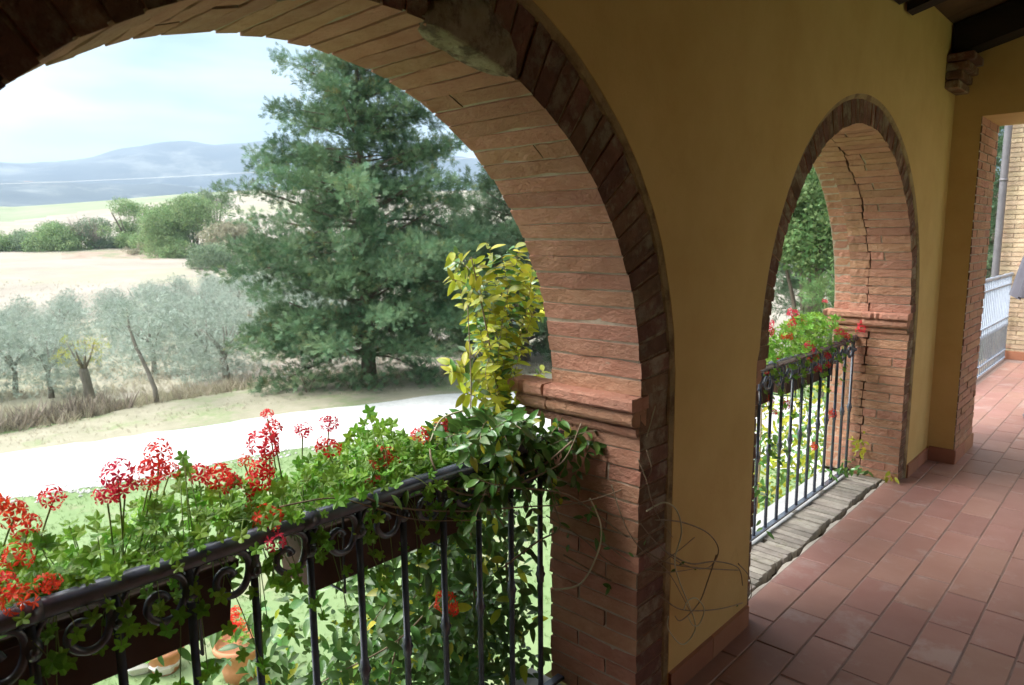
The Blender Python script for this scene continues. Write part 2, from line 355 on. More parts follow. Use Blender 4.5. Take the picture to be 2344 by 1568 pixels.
def refine(P, k, amp, seed):
    r = random.Random(seed); out = []
    for a, b in zip(P[:-1], P[1:]):
        for i in range(k): t = i/k; out.append((a[0]+(b[0]-a[0])*t + r.uniform(-amp, amp), a[1]+(b[1]-a[1])*t + r.uniform(-amp, amp)))
    return out + [P[-1]]
sheet('gravel_road', refine(near_edge, 8, .07, 1) + refine(far_edge, 8, .12, 2)[::-1], G+.008, MT['gravel'], 'white gravel road curving past the house')
verge_far = [(-24.5,-14),(-22.0,-6),(-21.2,0),(-20.3,3.6),(-20.2,5.0),(-20.9,7.3),(-20.5,11.8),(-17.0,16.6),(-14,19.8),(-12.5,20.5)]
sheet('road_verge', refine(far_edge[:8], 6, .05, 3) + refine(verge_far, 6, .12, 4)[::-1], G+.004, MT['verge'], 'strip of dry cropped grass beside the gravel road')
sheet('distant_road', [uvw(95,28), uvw(95,62), uvw(103,66), uvw(103,30)], -2.75, MT['asphalt'], 'blue grey strip of road in the distance seen through the second arch')

# ------------------------------------------------------------------ arcade wall
X_OUT = -.48
A1 = dict(yc=.8875, zc=1.12, R=.953, rz=.958, w=.19, jl=-.0655, jr=1.8405, el=-.25, er=2.03)
A2 = dict(yc=3.878, zc=1.12, R=1.082, rz=1.05, w=.14, jl=2.715, jr=4.96, el=2.662, er=5.105)
WALL_Y0, WALL_Y1, ZT = -2.4, 5.64, 3.3
def arc_pts(A, extra, th, jit=0, seed=0):
    r = random.Random(seed)
    ph = [r.uniform(0, 6) for _ in range(4)]
    out = []
    for t in th:
        j = jit*(math.sin(9*t+ph[0]) + .6*math.sin(23*t+ph[1]) + .5*math.sin(51*t+ph[2]))
        out.append((A['yc'] + (A['R']+extra+j)*math.cos(t), A['zc'] + (A['rz']+extra+j)*math.sin(t)))
    return out
wall = empty('arcade_wall', (0, 0, 0), 'yellow plastered loggia wall pierced by two brick arches', 'wall')
def face_with_arches(mb, x, holes, y0, y1, zt, z0, normal=1):
    """plate at x between y0 and y1 with arched holes; holes = list of (curve from right jamb foot over the arch to left jamb foot)"""
    yprev = y0
    nth = 72
    for H in holes:
        arc = H['arc']                       # from right (theta 0) to left (theta pi)
        yc = H['yc']; zc = H['zc']; yl = H['yl']; yr = H['yr']; D = .25
        yb0, yb1 = yl-D, yr+D
        # solid part before
        if yb0 > yprev: mb.add([(x,yprev,z0),(x,yb0,z0),(x,yb0,zt),(x,yprev,zt)], [(0,1,2,3)])
        # pier strips below the springing
        mb.add([(x,yb0,z0),(x,yl,z0),(x,yl,zc),(x,yb0,zc)], [(0,1,2,3)])
        mb.add([(x,yr,z0),(x,yb1,z0),(x,yb1,zc),(x,yr,zc)], [(0,1,2,3)])
        arc = [(yr, zc)] + arc[1:-1] + [(yl, zc)]
        out = []
        for (yy, zz) in arc:
            dy, dz = yy-yc, zz-zc
            tt = []
            if dy > 1e-6: tt.append((yb1-yc)/dy)
            if dy < -1e-6: tt.append((yb0-yc)/dy)
            if dz > 1e-6: tt.append((zt-zc)/dz)
            t = min(tt); out.append((yc+dy*t, zc+dz*t))
        V = [(x, a, b) for a, b in arc] + [(x, a, b) for a, b in out]; n = len(arc)
        Fs = [(i, n+i, n+i+1, i+1) for i in range(n-1)]
        # corners
        mb.add(V, Fs)
        for cy in (yb0, yb1):
            idx = [i for i, q in enumerate(out) if abs(q[0]-cy) < 1e-4]
            if idx:
                i = max(idx) if cy == yb1 else min(idx)
                k = i+1 if cy == yb1 else i-1
                if 0 <= k < n: mb.add([(x,*out[i]),(x,cy,zt),(x,*out[k])], [(0,1,2)])
        yprev = yb1
    if y1 > yprev: mb.add([(x,yprev,z0),(x,y1,z0),(x,y1,zt),(x,yprev,zt)], [(0,1,2,3)])
def strip(mb, curve, xs, offs=None):
    """sweep a (y,z) curve through several x positions; offs = functions moving the curve outwards"""
    n = len(curve[0]); V = []
    for x, c in zip(xs, curve): V += [(x, a, b) for a, b in c]
    Fs = []
    for i in range(len(xs)-1):
        for j in range(n-1): a = i*n+j; Fs.append((a, a+1, a+1+n, a+n))
    mb.add(V, Fs)
th = [PI*i/72 for i in range(73)]
def jamb_curve(A, extra, jit, seed, yl, yr, z0=0.0):
    arc = arc_pts(A, extra, th, jit, seed); arc[0] = (yr, A['zc']); arc[-1] = (yl, A['zc'])
    r = random.Random(seed+5)
    nz = 14
    lo = [(yr + r.uniform(-jit, jit)*1.5, z0 + (A['zc']-z0)*i/nz) for i in range(nz)]
    hi = [(yl + r.uniform(-jit, jit)*1.5, A['zc'] - (A['zc']-z0)*i/nz) for i in range(1, nz+1)]
    return lo + arc + hi
# plaster plate, proud of the brick by 14 mm with a soft returned edge
mb = MB(); XP = .014; BEAD = []
hol = []
for A, sd_ in ((A1, 11), (A2, 12)):
    arc = arc_pts(A, A['w'], th, .0022, sd_)
    if A is A2: arc = [(A['yc'] + (A['R']+ww)*math.cos(t), A['zc']+(A['rz']+.14)*math.sin(t)) for t in th for ww in [.135 - .02*max(0, -math.cos(t))]]
    hol.append(dict(arc=arc, yc=A['yc'], zc=A['zc'], yl=A['el'], yr=A['er']))
face_with_arches(mb, XP, hol, WALL_Y0, WALL_Y1, ZT, 0.0)
for H in hol:
    lo = [(H['yr'], H['zc']*i/10) for i in range(11)]; hi = [(H['yl'], H['zc']*(1-i/10)) for i in range(11)]
    c = lo + H['arc'][1:-1] + hi; cy, cz = H['yc'], H['zc']
    def inn(c, k):
        out = []
        for y, z in c:
            if z <= cz: out.append((y + (-k if y > cy else k), z))
            else:
                d = math.hypot(y-cy, z-cz); out.append((y-(y-cy)/d*k, z-(z-cz)/d*k))
        return out
    strip(mb, [c, inn(c, .003), inn(c, .003)], [XP, XP-.004, -.002]); BEAD.append((c, inn(c, .006), inn(c, .020), inn(c, .026)))
mb.build('plaster', MT['plaster'], wall)
mb = MB()
for a_, b_, c_, d_ in BEAD: strip(mb, [a_, b_, c_, d_], [XP-.0015, XP-.003, XP-.008, -.001])
mb.build('plaster_edge', MT['bead'], wall)
# masonry core: bedding mortar just behind the brick faces, soffits, outer face
mb = MB()
def core(A, seed, prof):
    cs = [jamb_curve(A, e, 0, seed, A['jl']-e, A['jr']+e) for _, e in prof]
    strip(mb, cs, [x for x, _ in prof])
core(A1, 3, [(-.003,.0048),(-.364,.0048),(-.366,.16),(X_OUT,.16)])
core(A2, 4, [(-.003,.006),(-.230,.006),(-.231,.16),(-.267,.16),(-.268,.006),(-.362,.006),(-.362,.05),(X_OUT,.05)])
def hole_of(A, e):
    return dict(arc=arc_pts(A, e, th), yc=A['yc'], zc=A['zc'], yl=A['jl']-e, yr=A['jr']+e)
core_o = mb.build('bedding_mortar', MT['mortar'], wall)
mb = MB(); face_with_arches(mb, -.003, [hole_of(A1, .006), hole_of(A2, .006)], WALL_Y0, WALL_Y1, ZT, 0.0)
mb.build('bedding_mortar', MT['shaded_brick'], wall)  # mortar plate on the inner face, shade painted in by the darkened brick colour
mb = MB(); face_with_arches(mb, X_OUT, [hole_of(A1, .16), hole_of(A2, .05)], WALL_Y0, 6.29, ZT+.2, G)
# close the wall under the openings (outer face below the floor) - parapet-less openings start at z = 0
mb.add([(X_OUT,A1['jl']-.17,G),(X_OUT,A1['jr']+.17,G),(X_OUT,A1['jr']+.17,-.09),(X_OUT,A1['jl']-.17,-.09)], [(0,1,2,3)])
mb.add([(X_OUT,A2['jl']-.06,G),(X_OUT,A2['jr']+.06,G),(X_OUT,A2['jr']+.06,-.09),(X_OUT,A2['jl']-.06,-.09)], [(0,1,2,3)])
mb.build('outer_face', MT['render'], wall)

def brick_mesh(name, L, h, w, taper, seed, m, jit=.0017, nx=5):
    """one brick: L deep (towards -x), h thick (y), w tall (z); edges a little chipped"""
    r = random.Random(seed); ys = (-.5, .5); V = []; idx = {}
    def vid(i, j, k):
        if (i, j, k) not in idx:
            x = -L*i/nx; z = w*k; y = ys[j]*h*(1+taper*k)
            big = 2.2 if r.random() < .18 else 1
            V.append((x + r.uniform(-jit, jit)*(1.3 if i in (0, nx) else 0), y + r.uniform(-jit, jit)*big, z + (r.uniform(-jit, jit)*big if k == 0 else 0)))
            idx[(i, j, k)] = len(V)-1
        return idx[(i, j, k)]
    Fs = []
    for i in range(nx):
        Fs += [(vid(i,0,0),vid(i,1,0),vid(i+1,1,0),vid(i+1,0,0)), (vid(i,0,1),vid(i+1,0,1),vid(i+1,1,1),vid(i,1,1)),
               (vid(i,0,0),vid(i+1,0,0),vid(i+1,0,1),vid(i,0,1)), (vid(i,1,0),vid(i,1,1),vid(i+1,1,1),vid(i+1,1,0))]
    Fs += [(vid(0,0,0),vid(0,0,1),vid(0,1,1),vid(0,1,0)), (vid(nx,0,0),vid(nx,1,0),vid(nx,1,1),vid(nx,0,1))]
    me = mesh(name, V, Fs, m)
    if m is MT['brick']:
        me.materials.append(MT['shaded_brick']); me.polygons[len(Fs)-2].material_index = 1  # end turned to the loggia is coloured darker, as in shade
    return me
_bm = {}
def bm_get(L, h, w, taper, m, nv=5):
    k = (round(L, 3), round(h, 4), round(w, 3), round(taper, 3), m); v = random.randrange(nv)
    if (k, v) not in _bm: _bm[(k, v)] = brick_mesh('brick', L, h, w, taper, hash((k[:4], v)) % 9999 if False else int(k[0]*1000+k[1]*7000+v*17), MT[m])
    return _bm[(k, v)]
class Rest:
    """pieces past the limit, joined into one"""
    def __init__(s): s.mb = MB()
    def put(s, me, mw):
        s.mi = getattr(s, 'mi', []) + [p.material_index for p in me.polygons]
        s.mb.add([mw @ v.co for v in me.vertices], [tuple(p.vertices) for p in me.polygons])
rest = Rest()
def frame(x, y, z, n):
    """matrix: local x = world x, local z = direction n in the yz plane"""
    nz = Vector((0, n[0], n[1])).normalized(); X = Vector((1, 0, 0)); Y = nz.cross(X)
    m = Matrix((X, Y, nz)).transposed().to_4x4(); m.translation = (x, y, z); return m
def put_brick(me, mw, single):
    if single: place('brick', me, wall, mw)
    else: rest.put(me, mw)
nb = 0
def split_depth(x0, x1, k):
    L = x1-x0
    if k == 0 or L < .15: return [(x0, x1)]
    c = x0 + L*(.34 if k == 1 else .66); return [(x0, c-.004), (c+.004, x1)]
for A, who in ((A1, 1), (A2, 2)):
    # voussoirs, equal arc steps
    tt = np.linspace(0, PI, 2000); P_ = np.array([(A['yc']+A['R']*math.cos(t), A['zc']+A['rz']*math.sin(t)) for t in tt])
    s_ = np.concatenate([[0], np.cumsum(np.hypot(*np.diff(P_, axis=0).T))]); pitch = .0575; nvv = int(round(s_[-1]/pitch)); pitch = s_[-1]/nvv
    for i in range(nvv):
        t = float(np.interp((i+.5)*pitch, s_, tt)); y = A['yc']+A['R']*math.cos(t); z = A['zc']+A['rz']*math.sin(t)
        n = (math.cos(t)/A['R'], math.sin(t)/A['rz'])
        if who == 1: leaves = split_depth(0, .366, random.choice([0, 0, 0, 0, 0, 1, 2]))
        else:
            dl = .006*math.sin(i*.8) + random.uniform(-.005, .005) if i < 24 else 0; c = .244 + dl + (0 if i < 24 else .004)
            leaves = split_depth(0, c, random.choice([0, 0, 2])) + [(.2505 + dl + (random.uniform(-.001, .004) if i < 24 else 0), .366)]
            if i < 26: leaves.append((.366, .476))
        for q, (a, b) in enumerate(leaves):
            rec = .048 if a > .36 else random.uniform(-.002, .002)
            mw = frame(-a + random.uniform(-.002, .004), y, z, n)
            nn = Vector((0, n[0], n[1])).normalized(); mw.translation += nn*(rec)
            mw = mw @ Matrix.Rotation(random.uniform(-.012, .012), 4, 'Z')
            me = bm_get(b-a, pitch-random.choice([.006, .008, .010]), A['w']+.03 - (rec if rec > .04 else 0), (.17), 'brick')
            vis = (who == 1) or (i < 30) or a == 0
            put_brick(me, mw, vis); nb += vis
    # jambs
    nc = 19; ph = A['zc']/nc
    for side in ('r', 'l'):
        yj = A['j'+side]; sg = 1 if side == 'r' else -1
        for c in range(nc):
            if 17 <= c: continue                        # impost mouldings take the top two courses
            zc_ = (c+.5)*ph
            depth = .366
            if who == 1: leaves = split_depth(0, depth, (c*7+2) % 3)
            else: leaves = split_depth(0, .243 + [0, -.010, -.006, .006, -.002][c % 5], [0, 1, 0, 2][c % 4]) + [(.2495 + [0, -.010, -.004, .007, -.001][c % 5], depth)] + ([(.366, .476)] if side == 'r' else [])
            for a, b in leaves:
                if b-a < .05: continue
                rec = .048 if a > .36 else random.uniform(-.002, .002)
                mw = frame(-a + random.uniform(-.002, .004), yj + sg*rec, zc_, (sg, 0))
                mw = mw @ Matrix.Rotation(random.uniform(-.012, .012), 4, 'Z')
                wd = .19 if who == 1 else (.14 if side == 'r' else .06)
                me = bm_get(round(b-a, 2), ph-random.choice([.007, .009, .011]), wd+.012 if rec < .04 else wd-.03, 0, 'brick')
                vis = side == 'r' or (who == 2 and a == 0)
                put_brick(me, mw, vis); nb += vis
print('bricks as parts', nb)
rme = mesh('brick_rest', rest.mb.V, rest.mb.F, MT['brick']); rme.materials.append(MT['shaded_brick']); rme.polygons.foreach_set('material_index', rest.mi)
place('brick', rme, wall, kind='stuff')

# impost: chipped slab over a roll moulding, on both visible jambs of each arch
def chipped_bar(name, prof, x0, x1, origin_y, sg, seed, m, breaks=(), nx=16, jit=.0018):
    """profile (out, z) swept along x from x0 (inside face) to x1; out grows into the opening"""
    r = random.Random(seed); V = []; Fs = []; n = len(prof)
    for i in range(nx+1):
        x = x0 + (x1-x0)*i/nx
        chip = max(0, math.sin(i*.45+seed)*.5)*.006 + (r.random() < .07)*.014
        for o, z in prof:
            out = o - ((chip if not name.endswith('moulding') else 0) + r.uniform(-jit, jit)*.6 if o > .012 else 0)
            V.append((x + (r.uniform(-.003, .003)), origin_y - sg*out, z + r.uniform(-.0015, .0015)))
    for i in range(nx):
        for j in range(n-1): a = i*n+j; Fs.append((a, a+1, a+1+n, a+n))
    Fs.append(tuple(range(n))); Fs.append(tuple(range(nx*n+n-1, nx*n-1, -1)))
    return place(name, mesh(name, V, Fs, MT[m]), wall)
for A, side, seed in ((A1, 'r', 1), (A2, 'r', 2), (A1, 'l', 3), (A2, 'l', 4)):
    yj = A['j'+side]; sg = 1 if side == 'r' else -1
    slab = [(-.04, 1.081), (.052, 1.081), (.058, 1.088), (.058, 1.114), (.052, 1.122), (-.04, 1.124)]
    cut = -.36 if A is A1 else -.27
    chipped_bar('impost_slab', slab, .004, cut+.003, yj, sg, seed, 'brick')
    chipped_bar('impost_slab', slab, cut-.003, -.525, yj + sg*(.0 if A is A1 else .02), sg, seed+9, 'brick', nx=10)
    roll = [(-.04, 1.022)] + [(.012 + .030*math.sin(a), 1.052 - .028*math.cos(a)) for a in np.linspace(0, PI, 8)] + [(-.04, 1.081)]
    chipped_bar('impost_moulding', roll, -.004, cut+.003, yj, sg, seed+20, 'brick', jit=.0015)
    chipped_bar('impost_moulding', roll, cut-.003, -.50, yj + sg*(.0 if A is A1 else .02), sg, seed+30, 'brick', jit=.0015, nx=8)
    fil = [(-.04, .992), (.010, .992), (.014, 1.0), (.014, 1.016), (-.04, 1.020)]
    chipped_bar('impost_fillet', fil, -.006, -.49, yj, sg, seed+40, 'brick', jit=.0012)

# lime patches smeared over the crown of the first arch
def patch(name, A, t0, t1, x_in, r_out, seed, thick=.018):
    r = random.Random(seed); V = []; n = 9
    V = []; Fs = []
    # cross path: from soffit (x = -x_in) to the edge, up the face to r_out
    path = [(-x_in*(1-k/4), -thick*.6) for k in range(5)] + [(thick*.7, -thick*.3)] + [(thick*.9, r_out*k/4) for k in range(1, 5)]
    for i in range(n+1):
        u = i/n; t = t0 + (t1-t0)*u; env = math.sin(PI*min(1, max(0, u)))**.55
        for j, (x, rr) in enumerate(path):
            e = env*(1+r.uniform(-.12, .12))
            xx = x*e if x < 0 else x*min(1, e+.2); q = rr*e if rr > 0 else rr*min(1, e)
            if i in (0, n): xx *= .6; q = .002
            if j == 0: q = .004
            if j == len(path)-1: xx = -.004
            q += r.uniform(-.004, .004); xx += r.uniform(-.003, .003)
            V.append((xx, A['yc']+(A['R']+q)*math.cos(t), A['zc']+(A['rz']+q)*math.sin(t)))
    m = len(path)
    for i in range(n):
        for j in range(m-1): a = i*m+j; Fs.append((a, a+1, a+1+m, a+m))
    place(name, mesh(name, V, Fs, MT['patch'], True), wall)
patch('lime_patch', A1, math.radians(84), math.radians(66), .10, .115, 5)
patch('lime_patch', A1, math.radians(104), math.radians(99), .05, .05, 6, .012)
# rough mortar smears round the foot of the first arch
# sill: bricks laid on edge across the threshold, broken edge towards the floor
def sill(A, y0, y1, single):
    global rest
    rr = Rest(); y = y0; k = 0
    while y < y1:
        w_ = random.uniform(.050, .060); L = .185 + .012*math.sin(k*.9) + random.uniform(-.012, .012)
        me = bm_get(round(L, 2), .047, .09, 0, 'sill', 6)
        mw = Matrix.Translation((-.113 + .010*math.sin(k*.55) + random.uniform(-.006, .006), y+.028, -.09 + random.uniform(-.004, .004))) @ Matrix.Rotation(-.05+random.uniform(-.02, .02), 4, 'Z')
        if single: place('sill_brick', me, wall, mw)
        else: rr.put(me, mw)
        y += .0575; k += 1
    if not single: place('sill_brick', mesh('sill_brick', rr.mb.V, rr.mb.F, MT['sill']), wall, kind='stuff')
sill(A2, 2.73, 4.95, True)
sill(A1, -.05, 1.83, False)
for A in (A1, A2):
    m_ = MB(); m_.bbox(-.47, -.298, A['jl'], A['jr'], -.13, -.004, .006); m_.build('sill_ledge', MT['ledge'], wall)
    m_ = MB(); m_.box(-.30, .05, A['jl']-.03, A['jr']+.03, -.14, -.055); m_.build('sill_bed', MT['soil'], wall)
    # crumbling cement edge towards the floor tiles
    r = random.Random(3); V = []; n = 60
    for i in range(n+1):
        y = A['jl'] + (A['jr']-A['jl'])*i/n
        xi = -.086 + .008*math.sin(i*.7) + r.uniform(-.006, .005)
        V += [(xi, y, -.06), (xi+.002, y, -.006+r.uniform(-.002, .002)), (-.055, y, -.004)]
    Fs = []
    for i in range(n):
        a = i*3; Fs += [(a, a+1, a+4, a+3), (a+1, a+2, a+5, a+4)]
    place('cement_edge', mesh('cement_edge', V, Fs, MT['cement']), wall)
# skirting along the wall foot
def skirting(parent, p0, p1, nrm, h=.092, t=.012, ln=.33):
    p0 = Vector(p0); p1 = Vector(p1); d = (p1-p0); L = d.length; d.normalize(); k = max(1, round(L/ln))
    nrm = Vector(nrm)
    for i in range(k):
        a = p0 + d*(L*i/k + .0015); b = p0 + d*(L*(i+1)/k - .0015)
        q = [a, b, b+nrm*t, a+nrm*t]
        V = [(v.x, v.y, .0) for v in q] + [(v.x, v.y, h) for v in q[:2]] + [(v.x, v.y, h-.004) for v in q[2:]]
        place('skirting_tile', mesh('skirting_tile', V, [(0,1,2,3),(4,7,6,5),(0,4,5,1),(1,5,6,2),(2,6,7,3),(3,7,4,0)], MT['skirt']), parent)
skirting(wall, (XP, A1['er'], 0), (XP, A2['el'], 0), (1, 0, 0))
skirting(wall, (XP, A2['er'], 0), (XP, 5.64-.012, 0), (1, 0, 0))
skirting(wall, (XP, WALL_Y0, 0), (XP, A1['el'], 0), (1, 0, 0))

# ------------------------------------------------------------------ cross wall with doorway
XR, YC0, YC1, ZL = .178, 5.64, 6.26, 2.395
cw = empty('cross_wall', (0, YC0, 0), 'yellow plastered end wall with a square doorway onto the far terrace', 'wall')
mb = MB()
def rect_hole_face(y, flip=False):
    q = [((-.47, 0), (XR, ZL)), ((-.47, ZL), (2.62, 3.9)), ((2.05, 0), (2.62, ZL))]
    for (a, b), (c, d) in q:
        mb.add([(a,y,b),(c,y,b),(c,y,d),(a,y,d)], [(0,1,2,3)])
rect_hole_face(YC0); 
mb.add([(XR,YC0,ZL),(2.05,YC0,ZL),(2.05,YC1,ZL),(XR,YC1,ZL)], [(0,1,2,3)])
mb.add([(2.05,YC0,0),(2.05,YC1,0),(2.05,YC1,ZL),(2.05,YC0,ZL)], [(0,1,2,3)])
mb.build('plaster', MT['plaster'], cw)
mb = MB(); rect_hole_face(YC1); mb.add([(XR-.002,YC0+.004,0),(XR-.002,YC1-.003,0),(XR-.002,YC1-.003,ZL-.003),(XR-.002,YC0+.004,ZL-.003)], [(0,1,2,3)])
mb.build('bedding_mortar', MT['mortar'], cw)
for c in range(40):
    z0 = .1 + c*.0575
    if z0 > ZL-.03: break
    offs = [0, .27, .55, YC1-YC0] if c % 2 else [0, .13, .42, YC1-YC0]
    for a, b in zip(offs[:-1], offs[1:]):
        me = bm_get(round(b-a-.01, 2), .048, .05, 0, 'brick')
        # local -x along world +y, local z towards -x (into the wall)
        X = Vector((0, -1, 0)); Z = Vector((-1, 0, 0)); Y = Z.cross(X)
        mw = Matrix((X, Y, Z)).transposed().to_4x4(); mw.translation = (XR+.006+random.uniform(-.002, .002), YC0+a+.004, z0+.028)
        place('brick', me, cw, mw)
skirting(cw, (XP+.012, YC0, 0), (XR+.018, YC0, 0), (0, -1, 0), .105)
skirting(cw, (XR+.006, YC0+.002, 0), (XR+.006, YC1, 0), (1, 0, 0), .1)
# corbel carrying the beam
for k, (z0, z1, x1) in enumerate([(2.545, 2.60, .095), (2.60, 2.655, .11), (2.655, 2.71, .14), (2.71, 2.765, .165)]):
    m_ = MB(); m_.bbox(.0145, x1, 5.33-.02*k*0, YC0-.001, z0+.002, z1-.004, .005); m_.build('corbel_brick', MT['shaded_brick'], wall)

# ------------------------------------------------------------------ roof: sloping beams, joists, boards
roof = empty('loggia_roof', (0, 2, 3), 'dark timber roof over the loggia with sloping beams', 'roof')
def sloped_beam(y0, y1, zb, depth, name='beam'):
    sl = .26; m_ = MB(); V = []
    for x in (.03, 2.62):
        for y in (y0, y1):
            for z in (0, depth): V.append((x, y, zb + (x-.03)*sl + z))
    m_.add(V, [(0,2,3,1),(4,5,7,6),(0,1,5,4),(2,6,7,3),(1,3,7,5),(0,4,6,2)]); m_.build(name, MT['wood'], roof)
sloped_beam(5.40, 5.60, 2.765, .19)
for y in (4.30, 4.05, 3.0, 1.9, .8, -.3, -1.4): sloped_beam(y+.02, y+.13, 2.80, .11, 'rafter')
mb = MB(); sl = .26
nbd = 26
for i in range(nbd):
    y0 = WALL_Y0 + (YC1-WALL_Y0)*i/nbd; y1 = WALL_Y0 + (YC1-WALL_Y0)*(i+1)/nbd - .004
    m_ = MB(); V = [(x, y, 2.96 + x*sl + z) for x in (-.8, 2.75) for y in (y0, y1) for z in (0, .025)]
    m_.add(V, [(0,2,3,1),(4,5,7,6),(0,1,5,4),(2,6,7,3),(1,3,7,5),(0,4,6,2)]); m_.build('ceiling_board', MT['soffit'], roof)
mb = MB(); mb.add([(x, y, 2.96+x*sl+z) for x in (-.9, 2.8) for y in (WALL_Y0-.2, YC1+.2) for z in (.03, .12)], [(0,2,3,1),(4,5,7,6),(0,1,5,4),(2,6,7,3),(1,3,7,5),(0,4,6,2)])
mb.build('roof_cover', MT['roof'], roof)

# ------------------------------------------------------------------ house side of the loggia (behind and right of the camera)
hw = empty('house_wall', (2.62, 2, 0), 'yellow plastered house wall closing the inner side of the loggia', 'wall')
mb = MB()
for a, b, c, d in ((-2.4, 3.0, 0, 4), (5.6, 6.26, 0, 4), (3.0, 5.6, 2.2, 4)):
    mb.add([(2.62,a,c),(2.62,b,c),(2.62,b,d),(2.62,a,d)], [(0,1,2,3)])
    mb.add([(2.9,a,c),(2.9,b,c),(2.9,b,d),(2.9,a,d)], [(0,1,2,3)])
for y in (3.0, 5.6): mb.add([(2.62,y,0),(2.9,y,0),(2.9,y,2.2),(2.62,y,2.2)], [(0,1,2,3)])
mb.add([(-.48,-2.4,0),(2.62,-2.4,0),(2.62,-2.4,4),(-.48,-2.4,4)], [(0,1,2,3)])
mb.build('plaster', MT['plaster'], hw)

# ------------------------------------------------------------------ floor
fl = place('floor', MB().box(-.07, 2.62, -2.4, YC0, -.3, -.0035).box(-.305, 2.62, YC0+.001, 11.0, -.3, -.0035).build('floor', MT['grout']).data)
bpy.data.objects.remove([o for o in bpy.data.objects if o.name.startswith('floor') and o is not fl][0]); fl.name = 'floor'
tag(fl, 'terracotta tiled loggia floor', kind='structure')
TW, TL = .159, .342
def tile_mesh(w, l, v, m='tile'):
    b = .003; mb = MB(); r = random.Random(v)
    z = [.0 + r.uniform(-.0008, .0008) for _ in range(4)]
    V = [(0,0,-.012),(w,0,-.012),(w,l,-.012),(0,l,-.012),(b,b,z[0]),(w-b,b,z[1]),(w-b,l-b,z[2]),(b,l-b,z[3]),(0,0,-.003),(w,0,-.003),(w,l,-.003),(0,l,-.003)]
    mb.add(V, [(4,5,6,7),(8,9,5,4),(9,10,6,5),(10,11,7,6),(11,8,4,7),(0,1,9,8),(1,2,10,9),(2,3,11,10),(3,0,8,11)])
    return mesh('tile', mb.V, mb.F, MT[m])
tiles = []; tm = {}
xs = [-.0655 + TW*k for k in range(17)]
for k, x in enumerate(xs):
    off = [2.76, 3.265, 3.283-.5*TL*0, 3.286][k % 4] + (0 if k < 4 else .11*k)
    if k % 4 == 2: off = 3.11
    if k % 4 == 3: off = 2.95
    y = off - TL*16
    while y < 11.0:
        y0, y1 = y+.004, y+TL-.004
        if y0 > -2.3 and y1 < 10.98: tiles.append((x+.003, y0, TW-.006, TL-.008))
        y += TL
for x in (-.0655-TW,):
    y = YC1
    while y < 10.6: tiles.append((x+.004, y+.004, TW-.008, TL-.008)); y += TL
def in_view(x, y, z=0):
    d = Vector((x, y, z))-CAM; w = d.dot(fwd)
    return w > .3 and abs(d.dot(rgt)/w) < .80 and abs(d.dot(upv)/w) < .56, w
def hidden(x, y):      # behind the cross wall reveal or before the doorway edge
    return False
tl = sorted([(in_view(x+.08, y+.17)[1] + (0 if in_view(x+.08, y+.17)[0] or in_view(x+.08, y)[0] else 1000), x, y, w, l) for x, y, w, l in tiles])
trest = Rest()
for k, (_, x, y, w, l) in enumerate(tl):
    v = random.randrange(5)
    if v not in tm: tm[v] = tile_mesh(TW-.006, TL-.008, v)
    mw = Matrix.Translation((x, y, random.uniform(-.0012, .0012)))
    if k < 298: place('tile', tm[v], fl, mw)
    else: trest.put(tm[v], mw)
place('tile', mesh('tile_rest', trest.mb.V, trest.mb.F, MT['tile']), fl, kind='stuff')

# ------------------------------------------------------------------ ironwork
def at(px, py, X):
    """where the line of sight to a photo point meets the upright plane x = X (used as a measuring aid)"""
    d = fwd + rgt*((px-1172)/F_PX) - upv*((py-784)/F_PX); t = (X-CAM.x)/d.x; return CAM + d*t
RX, RZ = -.315, .94
_sc = None
def scroll_mesh():
    global _sc
    if _sc is None:
        P = [(-.052,-.016),(-.034,-.020),(-.018,-.032),(-.011,-.052),(-.013,-.078),(-.022,-.102),(-.040,-.117),(-.062,-.117),(-.080,-.104),(-.089,-.084),(-.084,-.064),(-.070,-.054),(-.056,-.058),(-.050,-.070)]
        q = []
        for i in range(len(P)-1):
            for k in range(3):
                t = k/3; p0 = P[max(i-1,0)]; p1 = P[i]; p2 = P[i+1]; p3 = P[min(i+2,len(P)-1)]
                q.append(tuple(.5*((2*p1[c]) + (-p0[c]+p2[c])*t + (2*p0[c]-5*p1[c]+4*p2[c]-p3[c])*t*t + (-p0[c]+3*p1[c]-3*p2[c]+p3[c])*t**3) for c in (0,1)))
        q.append(P[-1]); n = len(q)
        mb = MB(); mb.tube([(0, a, b) for a, b in q], [.0088]*(n-3)+[.0095,.0105,.012], 8, True, 1.0)
        mb.tube([(0,.003,-.062),(0,.012,-.040),(0,.024,-.020),(0,.038,-.012)], [.0065]*4, 6)
        _sc = mesh('scroll', mb.V, mb.F, MT['iron'], True)
    return _sc
